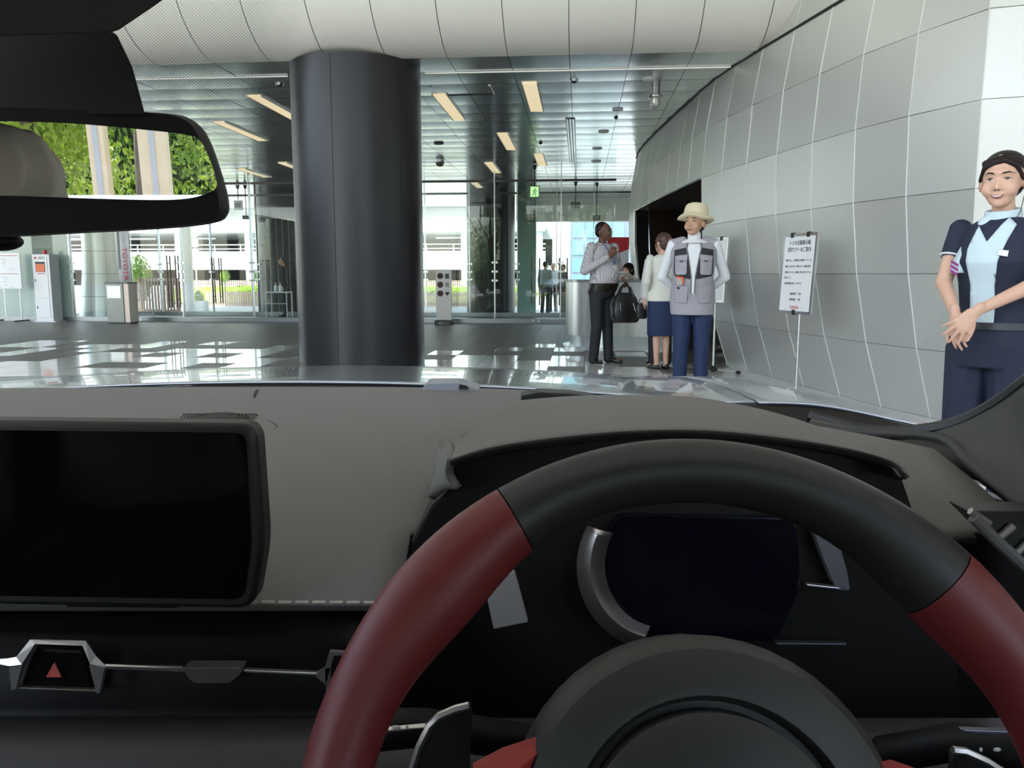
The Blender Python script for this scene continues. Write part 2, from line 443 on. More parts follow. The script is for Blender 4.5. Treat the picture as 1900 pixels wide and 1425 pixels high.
# ---- glass fronts: window_1 (lobby side) and window_2 (outer side of the vestibule)
V1, V2, TZ = 18.15, 20.9, 3.13
def glass_front(name, v, us, opaque_to=None):
    r = rootB(name, 0, v, kind='structure')
    for a, b in zip(us[:-1], us[1:]):
        op = opaque_to is not None and b <= opaque_to + 0.01
        MB().box(a + 0.008, b - 0.008, -0.006, 0.006, 0.10, TZ - 0.03).build('pane', M_green_glass if op else G_wall, r)
        MB().box(a + 0.008, b - 0.008, -0.006, 0.006, TZ + 0.03, CZ).build('pane', M_green_glass if op else G_wall, r)
    MB().box(us[0], us[-1], -0.03, 0.03, TZ - 0.025, TZ + 0.025).build('transom', mat('dark transom', (0.10, 0.11, 0.11), 0.4), r)
    MB().box(us[0], us[-1], -0.04, 0.04, 0.0, 0.10).build('base_rail', mat('base rail', (0.30, 0.32, 0.33), 0.3, 0.7), r)
    for u in us[1:-1]:
        if opaque_to is not None and u < opaque_to - 0.01: continue
        MB().box(u - 0.010, u + 0.010, -0.05, 0.05, 0.10, CZ).build('glass_fin', M_steel, r)
        for z in (TZ, 0.95, 1.15, 1.35):
            fm = MB()
            for sx in (-1, 1): fm.lathe([(0.0, -0.06), (0.026, -0.06), (0.026, 0.06), (0.0, 0.06)], 10, (0, 0, 0)) if 0 else fm.box(u + sx*0.045 - 0.022, u + sx*0.045 + 0.022, -0.03, 0.03, z - 0.022, z + 0.022)
            fm.build('patch_fitting', M_steel, r)
    return r
ul = at_v(137, 560, V1).x
us1 = [-15.0, -13.6, -12.3, at_v(68, 560, V1).x, ul] + [at_v(x, 540, V1).x for x in (240, 340, 470, 640, 780, 918, 1040, 1140)]
win1 = glass_front('window_1', V1, us1, ul)
us2 = [at_v(x, 540, V2).x for x in (205, 300, 395, 480, 640, 790, 872, 960, 1032, 1100, 1172)]
win2 = glass_front('window_2', V2, us2)
def pulls(root, px, v, z0, z1, gap=0.10):
    u = at_v(px, 520, v).x
    for s in (-1, 1):
        mb = MB()
        for y in (-0.07, 0.07):
            mb.tube([(u + s*gap, y, z0), (u + s*gap, y, z1)], 0.016, 8)
            mb.tube([(u + s*gap, 0, z0 + 0.18), (u + s*gap, y, z0 + 0.18)], 0.010, 6).tube([(u + s*gap, 0, z1 - 0.18), (u + s*gap, y, z1 - 0.18)], 0.010, 6)
        mb.build('door_pull', mat('bronze pull', (0.07, 0.055, 0.045), 0.35, 0.8), root, smooth=True)
pulls(win1, 322, V1, 0.32, 1.52); pulls(win2, 403, V2, 0.32, 1.52)
pulls(win2, 994, V2, 0.30, 1.50); pulls(win2, 1045, V2, 0.30, 1.50)
# stainless lock plates low on the right doors
for px in (990, 1000):
    u = at_v(px, 595, V1).x
    MB().lathe([(0, -0.05), (0.028, -0.05), (0.028, 0.05), (0, 0.05)], 12).build('floor_lock', M_steel, win1).matrix_local = Matrix.Translation((u, -0.03, 0.055)) @ Matrix.Rotation(PI/2, 4, 'X')

# ---- columns
def column(u, v, r, label, z1=CZ, n=5, rot=0.0):
    root = rootB('column', u, v, label=label, cat='column')
    da = 2 * PI / n
    for i in range(n):
        a0 = rot + i * da + 0.0035; a1 = rot + (i + 1) * da - 0.0035
        mb = MB(); mb.lathe([(r - 0.02, 0.04), (r, 0.04), (r, z1), (r - 0.02, z1)], 20, a0=a0, a1=a1)
        mb.build('cladding_panel', M_column, root, smooth=True)
    MB().lathe([(r - 0.015, 0.0), (r - 0.015, z1 - 0.01)], 48).build('core', M_dark, root, smooth=True)
    MB().lathe([(r - 0.03, 0.0), (r + 0.004, 0.0), (r + 0.004, 0.04), (r - 0.03, 0.04)], 48).build('base_ring', M_black, root, smooth=True)
    return root
c = to_b(Vector((-0.1855 * 9.37, 9.37, 0)))
COLU = column(c.x, c.y, 0.715, 'wide glossy black round column close in front of the car bonnet', n=6, rot=math.radians(-96))
c2 = at_v(911, 540, 22.3); column(c2.x, 22.3, 0.66, 'slim black round column behind the glass, right of the wide column', z1=CZ)
c3 = at_v(530, 540, 22.2); column(c3.x, 22.2, 0.70, 'black round column behind the glass, left of the wide column', z1=CZ)

# ---- leaning drum of pale panels beside the AED cabinet
dr = rootB('panelled_drum', at_v(176, 580, 18.9).x, 19.3, label='pale leaning drum of curved panels left of the glass doors', cat='wall drum')
M_drum = mat('pale drum panel', (0.66, 0.70, 0.66), 0.3, 0.3, rand=0.05)
rows = [(0.05, 0.56), (0.55, 0.50), (1.1, 0.44), (1.65, 0.41), (2.2, 0.40), (2.8, 0.41), (3.34, 0.44)]
for k in range(len(rows) - 1):
    for i in range(8):
        a0 = PI + i * 2 * PI / 8; a1 = a0 + 2 * PI / 8
        MB().lathe([(rows[k][1], rows[k][0] + 0.006), (rows[k+1][1], rows[k+1][0] - 0.006)], 6, a0=a0 + 0.008, a1=a1 - 0.008).build('panel', M_drum, dr, smooth=True, fix=False)
MB().lathe([(r - 0.012, z) for z, r in rows], 32).build('backing', mat('drum gap', (0.2, 0.22, 0.21), 0.6), dr, smooth=True)
# ================================================================== LOBBY FURNITURE AND FITTINGS
# ---- rectangular ceiling lights
M_lum = mat('luminaire', (0.75, 0.66, 0.48), 0.5, emit=(1.0, 0.80, 0.50), estr=0.38)
M_lumrim = mat('luminaire rim', (0.6, 0.58, 0.5), 0.4, 0.5)
lights = [(985, 152, 994, 205, 'first cream ceiling light from the car in the row right of the wide column'),
          (826, 173, 844, 222, 'cream ceiling light closest to the right edge of the wide column'),
          (938, 246, 944, 277, 'cream ceiling light above the dark column behind the glass, nearer one'),
          (912, 301, 918, 320, 'cream ceiling light above the dark column behind the glass, farther one'),
          (1001, 285, 1005, 307, 'second cream ceiling light from the car above the hanging exit sign'),
          (886, 338, 891, 352, 'small far cream ceiling light over the top of the slim black column'),
          (470, 176, 556, 222, 'long cream ceiling light touching the left edge of the wide column'),
          (405, 225, 490, 260, 'cream ceiling light above right end of the car mirror'),
          (530, 301, 558, 316, 'far cream ceiling light over the left black column behind the glass'),
          (445, 313, 500, 328, 'faint far ceiling light beyond the right end of the mirror')]
for (x0, y0, x1, y1, lb) in lights:
    a = to_b(at_z(x0, y0, CZ)); b = to_b(at_z(x1, y1, CZ))
    if abs(a.x - b.x) > 0.4 or True: u = (a.x + b.x) / 2
    L = max(1.2, min(1.9, b.y - a.y)); v = (a.y + b.y) / 2
    r = rootB('ceiling_light', u, v, CZ - 0.012, label=lb, cat='light', group='rectangular ceiling lights')
    MB().box(-0.085, 0.085, -L/2, L/2, -0.004, 0.012).build('diffuser', M_lum, r)
    MB().box(-0.10, -0.085, -L/2, L/2, -0.008, 0.014).box(0.085, 0.10, -L/2, L/2, -0.008, 0.014).build('frame', M_lumrim, r)
# round downlights, speakers, sprinklers
def downlight(px, py, r, label, m=M_whiteplain, name='downlight', dome=0.0):
    p = at_z(px, py, CZ - 0.016); o = empty(name, p, label=label, cat='light' if name == 'downlight' else 'ceiling fitting')
    MB().lathe([(r * 0.72, 0.0), (r, -0.004), (r, 0.012), (r * 0.7, 0.012)], 20).build('ring', m, o, smooth=True)
    MB().lathe([(0.001, 0.006 - dome), (r * 0.4, 0.006 - dome * 0.8), (r * 0.72, 0.006)], 20).build('insert', mat('lamp insert', (0.8, 0.8, 0.76), 0.4) if name == 'downlight' else M_black, o, smooth=True)
downlight(1203, 148, 0.07, 'round downlight in the ceiling closest to the jar lamp', MATS['white paint'])
downlight(1146, 204, 0.075, 'round downlight left of the jar lamp')
downlight(1120, 245, 0.085, 'round downlight behind the one left of the jar lamp')
downlight(1108, 276, 0.09, 'third round downlight towards the glass, near the drum edge')
downlight(1106, 300, 0.10, 'farthest round downlight near the drum edge')
downlight(814, 267, 0.085, 'flat dark round ceiling speaker right of the wide column', M_black, 'ceiling_speaker')
downlight(1065, 151, 0.05, 'small sprinkler rosette in the ceiling above the exit sign', M_steel, 'sprinkler', 0.03)
downlight(519, 158, 0.05, 'small sprinkler rosette left of the wide column', M_steel, 'sprinkler', 0.03)
downlight(1003, 266, 0.035, 'small dark sprinkler head above the far ceiling lights', M_black, 'sprinkler', 0.03)
downlight(1143, 219, 0.03, 'small dark sprinkler head by the downlights near the drum', M_black, 'sprinkler', 0.03)
p = at_z(816, 298, CZ - 0.005); o = empty('security_camera', p, label='grey dome security camera on the ceiling right of the wide column', cat='camera')
MB().lathe([(0.001, -0.12), (0.05, -0.11), (0.085, -0.07), (0.09, -0.03), (0.09, 0.0)], 20).build('dome', mat('smoked dome', (0.12, 0.12, 0.12), 0.2), o, smooth=True)
MB().lathe([(0.0, -0.03), (0.105, -0.03), (0.105, 0.005), (0.0, 0.005)], 20).build('ring', M_steel, o, smooth=True)
# glass jar lamp
p = at_z(1216, 161, CZ); o = empty('jar_lamp', p, label='stainless jar-shaped lamp hanging from the ceiling beside the drum', cat='light')
MB().lathe([(0.075, 0.0), (0.075, -0.14)], 24).build('stem', mat('lamp stem', (0.36, 0.36, 0.35), 0.3, 0.6), o, smooth=True)
MB().lathe([(0.0, -0.13), (0.10, -0.135), (0.115, -0.15), (0.115, -0.175), (0.085, -0.19), (0.0, -0.19)], 24).build('collar', M_steel, o, smooth=True, angle=30)
MB().lathe([(0.078, -0.185), (0.078, -0.27), (0.068, -0.32), (0.04, -0.35), (0.001, -0.358)], 24).build('jar', mat('frosted jar', (0.50, 0.50, 0.48), 0.2, 0.4), o, smooth=True)
for i in range(4):
    an = i * PI / 2 + 0.5
    MB().tube([(0.084 * math.cos(an), 0.084 * math.sin(an), -0.18), (0.084 * math.cos(an), 0.084 * math.sin(an), -0.27), (0.05 * math.cos(an), 0.05 * math.sin(an), -0.35), (0, 0, -0.368)], 0.005, 5).build('guard_bar', M_steel, o)
o.scale = (0.8, 0.8, 0.72)
# air slot
a = to_b(at_z(1058, 219, CZ)); b = to_b(at_z(1062, 300, CZ))
r = rootB('air_slot', a.x, a.y, CZ - 0.012, label='long dark air slot with chrome lines in the ceiling', cat='vent')
L = b.y - a.y
for k in range(3): MB().box(-0.06 + k*0.045, -0.03 + k*0.045, 0, L, -0.010, 0.004).build('slat', M_steel, r)
MB().box(-0.07, 0.07, 0, L, -0.004, 0.004).build('slot', M_black, r)
# access panel frame
a = to_b(at_z(800, 160, CZ)); 
r = rootB('ceiling_hatch', a.x + 0.35, a.y, CZ - 0.006, label='square access hatch in the ceiling right of the wide column', cat='hatch')
for s in (-0.36, 0.36): MB().box(s - 0.012, s + 0.012, 0.0, 0.5, -0.004, 0.014).build('edge', M_steel, r)
MB().box(-0.36, 0.36, 0.49, 0.51, -0.004, 0.014).build('edge', M_black, r)

# ---- hanging exit sign and blank hanging boards
def hanging(px, y0, y1, wpx, v, name, label, m, cat='sign', rod=True):
    a = at_v(px, y0, v); b = at_v(px, y1, v); wd = wpx * v / F
    r = rootB(name, a.x, v, (a.z + b.z) / 2, label=label, cat=cat); h = (a.z - b.z) / 2
    MB().box(-wd/2, wd/2, -0.03, 0.03, -h, h).build('box', m, r, bevel=0.006)
    if rod:
        MB().tube([(0, 0, h), (0, 0, CZ - (a.z + b.z)/2 - 0.02)], 0.012, 8).build('rod', M_black, r)
        MB().lathe([(0.0, 0), (0.05, 0.0), (0.03, -0.09), (0.0, -0.10)], 14, (0, 0, CZ - (a.z + b.z)/2 - 0.02)).build('rose', M_black, r, smooth=True)
    return r, wd, h
M_exit = mat('exit green', (0.02, 0.30, 0.10), 0.4, emit=(0.02, 0.5, 0.12), estr=0.15)
M_exitw = mat('exit pale', (0.75, 0.95, 0.6), 0.4, emit=(0.55, 0.9, 0.40), estr=0.45)
r, wd, h = hanging(992, 345, 367, 18, 17.2, 'exit_sign', 'green and white running-man exit sign hanging on a rod', mat('exit frame', (0.03, 0.22, 0.09), 0.4))
MB().box(-wd*0.42, wd*0.42, -0.034, -0.03, -h*0.86, h*0.86).build('lit_face', M_exitw, r)
man = MB(); S = h * 0.8
for (x0, z0, x1, z1, rr) in [(0.05, 0.35, -0.08, -0.1, 0.13), (-0.08, -0.1, 0.25, -0.35, 0.10), (0.25, -0.35, 0.2, -0.8, 0.09), (-0.08, -0.1, -0.2, -0.5, 0.10), (-0.2, -0.5, -0.55, -0.7, 0.09),
                             (0.05, 0.3, 0.35, 0.1, 0.08), (0.35, 0.1, 0.5, 0.25, 0.07), (0.05, 0.32, -0.3, 0.25, 0.08), (-0.3, 0.25, -0.4, 0.0, 0.07)]:
    man.cap((x0*S, -0.036, z0*S), rr*S, (x1*S, -0.036, z1*S), rr*S, 6)
man.ell((0.14*S, -0.036, 0.66*S), (0.15*S, 0.006, 0.15*S))
man.build('running_figure', M_exit, r)
for (px, y0, y1, wpx, v, lb) in [(922, 376, 387, 17, 20.2, 'small grey hanging board in front of the slim black column'),
                                 (985, 397, 412, 18, 20.4, 'small dark hanging board left of the exit doors'),
                                 (1068, 375, 386, 17, 20.4, 'small dark hanging board above the exit doors'),
                                 (1107, 399, 408, 13, 20.6, 'small dark hanging board right of the exit doors'),
                                 (457, 400, 407, 14, 20.4, 'small dark hanging board below the mirror corner'),
                                 (442, 372, 390, 16, 20.4, 'framed pictogram board hanging right of the mirror')]:
    r, wd, h = hanging(px, y0, y1, wpx, v, 'hanging_board', lb, mat('board grey', (0.12, 0.12, 0.12), 0.5) if 'framed' not in lb else M_whiteplain)
    MB().box(-wd*0.36, wd*0.36, -0.034, -0.03, -h*0.5, h*0.5).build('face', mat('board face', (0.28, 0.29, 0.28), 0.5), r)

# ---- reception counter
M_counter = mat('brushed counter', (0.66, 0.68, 0.68), 0.28, 0.85, var=0.03, scale=40, stretch=(20, 20, 1))
cl = at_y(1050, 560, 12.2).x; rc = 0.62
cn = empty('reception_counter', (cl + rc, 12.2, 0), 0.0, label='curved brushed-metal reception counter in front of the dark opening', cat='counter')
def stadium(r, L, n=16, d=0.0):
    pts = [(-r * math.sin(math.pi * i / n) - 0.0, -r * math.cos(math.pi * i / n)) for i in range(n + 1)]
    return [(x, y) for x, y in pts] + [(L, r), (L, -r)]
Lc = 1.05
MB().prism(stadium(rc, Lc), 0.20, 0.98).build('drum', M_counter, cn, smooth=True, angle=30)
MB().prism(stadium(rc + 0.015, Lc), 0.98, 1.015).build('worktop', mat('counter top', (0.35, 0.36, 0.36), 0.2, 0.6), cn, smooth=True, angle=30, bevel=0.004)
MB().prism(stadium(rc - 0.06, Lc), 0.05, 0.20).build('plinth', mat('plinth', (0.55, 0.60, 0.63), 0.3, 0.7), cn, smooth=True, angle=30)
MB().prism(stadium(rc + 0.04, Lc), 0.0, 0.05).build('base', mat('base plate', (0.70, 0.72, 0.72), 0.25, 0.6), cn, smooth=True, angle=30)

# ---- red and white upright banner behind the counter
p = at_y(1146, 500, 14.0)
bn = empty('banner', (p.x, 14.0, 0), 0.12, label='red and white upright banner behind the reception counter', cat='banner')
bz0, bz1 = 0.55, at_y(1146, 440, 14.0).z
MB().box(-0.19, 0.19, -0.004, 0.004, bz0, bz1).build('cloth', M_whiteplain, bn)
MB().prism([(-0.19, bz1), (0.19, bz1), (0.19, bz1 - 0.20), (-0.19, bz1 - 0.36)], -0.006, -0.0045, 'y').build('red_corner', M_red, bn)
MB().tube([(-0.21, 0, 0), (-0.21, 0, bz1 + 0.05)], 0.012, 8).build('pole', M_steel, bn)
MB().lathe([(0, 0), (0.2, 0), (0.2, 0.02), (0, 0.03)], 20, (-0.21, 0, 0)).build('foot', M_black, bn)
text('lettering', 'TOYOTA', 0.17, M_red, bn, frame_m((-0.05, -0.007, bz1 - 0.72), (0, 0, 1), (-1, 0, 0)))

# ---- smoking ban board on castors
bv = 17.6; a = at_v(824, 585, bv)
sb = rootB('notice_pedestal', a.x, bv, label='grey pedestal board with three prohibition signs and castors', cat='sign board')
hw = 14.6 * bv / F; zt = at_v(824, 500, bv).z
MB().box(-hw, hw, -0.03, 0.03, 0.09, zt).build('board', mat('pedestal grey', (0.56, 0.55, 0.51), 0.4, 0.3), sb, bevel=0.006)
MB().box(-hw - 0.02, hw + 0.02, -0.16, 0.16, 0.05, 0.09).build('base', M_black, sb)
for sx in (-1, 1):
    for sy in (-1, 1):
        MB().tube([(sx*hw - 0.012, sy*0.13, 0.027), (sx*hw + 0.012, sy*0.13, 0.027)], 0.027, 12).build('castor', M_black, sb, smooth=True)
for k, z in enumerate((zt - 0.14, zt - 0.33, zt - 0.52)):
    MB().lathe([(0.052, -0.001), (0.068, -0.001), (0.068, 0.001), (0.052, 0.001)], 24).build('ban_ring', mat('ban ink', (0.10, 0.03, 0.03), 0.5), sb).matrix_local = Matrix.Translation((-hw*0.42, -0.032, z)) @ Matrix.Rotation(PI/2, 4, 'X')
    MB().tube([(-hw*0.42 - 0.045, -0.033, z + 0.045), (-hw*0.42 + 0.045, -0.033, z - 0.045)], 0.006, 5).build('ban_bar', MATS['ban ink'], sb)
    if k == 0: MB().box(-hw*0.42 - 0.03, -hw*0.42 - 0.005, -0.033, -0.031, z - 0.03, z + 0.03).box(-hw*0.42 + 0.005, -hw*0.42 + 0.03, -0.033, -0.031, z - 0.03, z + 0.02).build('pictogram', M_ink, sb)
    if k == 1: MB().ell((-hw*0.42, -0.032, z), (0.035, 0.002, 0.02)).build('pictogram', M_ink, sb)
    if k == 2: MB().box(-hw*0.42 - 0.035, -hw*0.42 + 0.035, -0.033, -0.031, z - 0.007, z + 0.007).build('pictogram', M_ink, sb)
MB().box(hw*0.2, hw*0.72, -0.033, -0.031, zt - 0.20, zt - 0.09).build('pictogram', mat('faded ink', (0.12, 0.13, 0.12), 0.6), sb)
for s in (-1, 1): MB().box(hw*0.46 + s*0.02 - 0.011, hw*0.46 + s*0.02 + 0.011, -0.033, -0.031, zt - 0.38, zt - 0.28).build('pictogram', MATS['faded ink'], sb)
ht = MB().prism([(0, -0.05), (0.045, 0.0), (0.04, 0.03), (0.02, 0.04), (0, 0.02), (-0.02, 0.04), (-0.04, 0.03), (-0.045, 0.0)], -0.033, -0.031, 'y').build('heart_mark', M_ink, sb)
ht.location = (hw*0.46, 0, zt - 0.52)

# ---- AED cabinet
av = 17.85; a = at_v(93, 595, av)
ae = rootB('aed_cabinet', a.x, av, label='white upright AED cabinet with an orange window and red lamp', cat='cabinet')
hw = 17.5 * av / F; zt = at_v(93, 472, av).z
MB().box(-hw - 0.06, hw + 0.06, -0.20, 0.20, 0.0, 0.02).build('base_plate', M_whiteplain, ae)
MB().box(-hw, hw, -0.17, 0.17, 0.02, zt).build('body', mat('cabinet white', (0.78, 0.78, 0.79), 0.35), ae, bevel=0.008)
dd = MB().box(-hw + 0.03, hw - 0.06, -0.178, -0.168, 0.55, zt - 0.05).build('door', mat('cabinet door', (0.82, 0.82, 0.82), 0.35), ae, bevel=0.003)
MB().box(-hw + 0.045, -hw + 0.06, -0.186, -0.176, 0.92, 0.98).build('handle', M_ink, dd)
MB().box(-hw + 0.08, hw - 0.11, -0.182, -0.176, zt - 0.40, zt - 0.17).build('window', M_black, dd)
MB().box(-hw + 0.09, hw - 0.12, -0.186, -0.178, zt - 0.39, zt - 0.22).build('device', mat('orange case', (0.80, 0.16, 0.03), 0.4), dd)
d2 = MB().box(-hw + 0.03, hw - 0.06, -0.178, -0.168, 0.10, 0.52).build('door', MATS['cabinet door'], ae, bevel=0.003)
MB().box(-hw + 0.045, -hw + 0.06, -0.186, -0.176, 0.30, 0.36).build('handle', M_ink, d2)
text('lettering', 'AED', 0.085, M_ink, ae, frame_m((0.03, -0.180, zt - 0.085), (1, 0, 0), (0, 0, 1)))
MB().prism([(0, -0.03), (0.03, 0.0), (0.026, 0.02), (0.012, 0.026), (0, 0.012), (-0.012, 0.026), (-0.026, 0.02), (-0.03, 0.0)], -0.1815, -0.179, 'y').build('heart_mark', M_red, ae).location = (-0.12, 0, zt - 0.085)
MB().box(-0.09, 0.09, -0.1815, -0.179, zt - 0.445, zt - 0.43).build('red_line', M_red, ae)
MB().lathe([(0.05, 0), (0.05, 0.03), (0.045, 0.035), (0.045, 0.09), (0.0, 0.10)], 16, (0.0, 0, zt)).build('lamp', mat('red lamp', (0.55, 0.02, 0.02), 0.3), ae, smooth=True)

# ---- notice board on a stand, left edge of the frame
a = at_v(16, 592, 17.5)
nb = rootB('notice_board', a.x, 17.5, label='white notice board with red header lines on a wheeled stand', cat='notice board')
zt, zb = at_v(16, 469, 17.5).z, at_v(16, 536, 17.5).z; hw = 34 * 17.5 / F
MB().box(-hw, hw, -0.012, 0.012, zb, zt).build('board', M_whiteplain, nb, bevel=0.01)
hh = (zt - zb)
for k in (0, 1):
    z1 = zt - 0.06 - k * hh * 0.5
    MB().box(-hw + 0.03, hw - 0.06, -0.015, -0.012, z1 - 0.012, z1).build('header_line', mat('red line', (0.55, 0.12, 0.12), 0.6), nb)
    pr = MB()
    for (x, z, wd2) in [(-0.2, 0.08, 0.02), (0.0, 0.08, 0.14), (0.02, 0.13, 0.08), (0.0, 0.18, 0.10), (-0.12, 0.2, 0.03), (0.02, 0.25, 0.06), (0.14, 0.30, 0.05), (0.2, 0.30, 0.04), (-0.15, 0.3, 0.12)]:
        pr.box(x - wd2/2, x + wd2/2, -0.015, -0.012, z1 - z - 0.008, z1 - z)
    pr.build('print', mat('grey print', (0.35, 0.35, 0.38), 0.6), nb)
for s in (-1, 1):
    MB().tube([(s*hw*0.8, 0.02, 0.04), (s*hw*0.8, 0.02, zb + 0.1)], 0.013, 8).build('leg', M_steel, nb)
    MB().box(s*hw*0.8 - 0.02, s*hw*0.8 + 0.02, -0.25, 0.25, 0.02, 0.05).build('foot', M_black, nb)

# ---- steel pedestal bin, vertical banner and glass screen beside the drum
pv = 17.3; a = at_v(224, 592, pv)
pd = rootB('pedestal', a.x, pv, label='stainless steel box pedestal beside the glass doors', cat='pedestal')
hw = 17 * pv / F; zt = at_v(224, 526, pv).z
MB().box(-hw, hw, -0.18, 0.18, 0.03, zt).build('body', mat('dull steel', (0.20, 0.21, 0.19), 0.35, 0.6), pd, bevel=0.006)
MB().box(hw - 0.01, hw + 0.12, -0.16, 0.2, 0.03, zt + 0.0).build('side_panel', mat('warm steel', (0.66, 0.55, 0.47), 0.4, 0.3), pd, bevel=0.005)
MB().box(-hw - 0.02, hw + 0.13, -0.2, 0.2, zt, zt + 0.03).build('top', mat('pedestal top', (0.2, 0.2, 0.19), 0.4), pd, bevel=0.004)
MB().box(-hw + 0.03, hw - 0.05, -0.187, -0.178, zt - 0.32, zt - 0.05).build('flap', mat('flap', (0.5, 0.52, 0.5), 0.3, 0.6), pd)
MB().box(-hw, hw + 0.12, -0.15, 0.15, 0.0, 0.03).build('plinth', M_black, pd)
vb = rootB('vertical_banner', at_v(229, 470, 17.9).x, 17.95, label='grey hanging banner lettered TOYOTA in red beside the drum', cat='banner')
z0, z1 = at_v(229, 524, 17.9).z, 3.2
MB().grid([[(x, 0.015 * math.sin(x * 30), z) for x in (-0.16, -0.1, -0.04, 0.02, 0.08, 0.14)] for z in (z0, 1.6, 2.4, z1)]).build('cloth', mat('banner grey', (0.62, 0.63, 0.64), 0.6), vb, thick=0.006, smooth=True)
MB().grid([[(x, -0.012, z) for x in (-0.16, -0.11)] for z in (z0 + 0.3, 2.2, z1)]).build('dark_stripe', mat('stripe', (0.25, 0.25, 0.26), 0.6), vb, thick=0.004)
text('lettering', 'TOYOTA', 0.155, M_red, vb, frame_m((0.0, -0.022, z0 + 0.42), (0, 0, -1), (1, 0, 0)), width=0.75)
MB().tube([(0.16, 0.0, 0.0), (0.16, 0.0, 3.25)], 0.012, 8).build('pole', M_steel, vb)
MB().lathe([(0, 0), (0.14, 0), (0.14, 0.015), (0, 0.02)], 20, (0.16, 0, 0)).build('foot', M_steel, vb)

# ---- low white rail and bag inside the vestibule
rv = 19.7; ua = at_v(268, 570, rv).x
rl = rootB('rail_frame', ua, rv, label='low white tubular rail inside the left glass vestibule', cat='rail')
for x in (-0.22, 0.22): MB().tube([(x, 0, 0), (x, 0, 0.66)], 0.016, 8).build('post', M_whiteplain, rl)
for z in (0.08, 0.44, 0.66): MB().tube([(-0.22, 0, z), (0.22, 0, z)], 0.014, 8).build('bar', M_whiteplain, rl)
# ---- white table with water bottles in front of the left black column
tv = 19.9; ua = at_v(518, 570, tv).x
tb = rootB('side_table', ua, tv, label='narrow white-legged table before the left black column', cat='table')
zt = at_v(518, 541, tv).z
MB().box(-0.28, 0.28, -0.2, 0.2, zt - 0.03, zt).build('table_top', M_whiteplain, tb)
for x in (-0.27, 0.27):
    for y in (-0.19, 0.19): MB().tube([(x, y, 0), (x, y, zt - 0.02)], 0.014, 8).build('leg', M_whiteplain, tb)
MB().tube([(-0.27, -0.19, zt*0.55), (0.27, -0.19, zt*0.55)], 0.010, 6).build('stretcher', M_whiteplain, tb)
for k, x in enumerate((-0.05, 0.07)):
    bt = empty('pump_bottle', B(ua + x, tv - 0.05, zt), -YAW, label='clear pump bottle on the narrow white table, %s one' % ('left' if k == 0 else 'right'), cat='bottle', group='bottles on the narrow white table')
    MB().lathe([(0.0, 0), (0.04, 0), (0.042, 0.01), (0.042, 0.13), (0.03, 0.16), (0.014, 0.17), (0.014, 0.19), (0.0, 0.19)], 14).build('body', mat('clear bottle', (0.75, 0.78, 0.80), 0.1), bt, smooth=True)
    MB().tube([(0, 0, 0.19), (0, 0, 0.225), (-0.04, 0, 0.222)], 0.007, 6).build('pump', M_whiteplain, bt)
# ---- steel lattice standing in the left vestibule, before the left black column
lv = 21.1; la = at_v(487, 500, lv).x; lb2 = at_v(566, 500, lv).x
lt = rootB('steel_lattice', (la + lb2)/2, lv, label='tall pale metal lattice in front of the left black column', cat='lattice')
for k in range(7):
    x = (la - lb2)/2 + (lb2 - la) * (k + 0.5) / 7
    MB().tube([(x, 0, 0.0), (x, 0, 2.55)], 0.011, 6).build('upright', mat('lattice bar', (0.30, 0.28, 0.24), 0.5, 0.3), lt)
for z in (0.95, 1.45, 1.85, 2.2, 2.55): MB().tube([((la - lb2)/2, 0.02, z), ((lb2 - la)/2, 0.02, z)], 0.014, 6).build('crossbar', mat('lattice dark', (0.08, 0.08, 0.08), 0.5), lt)

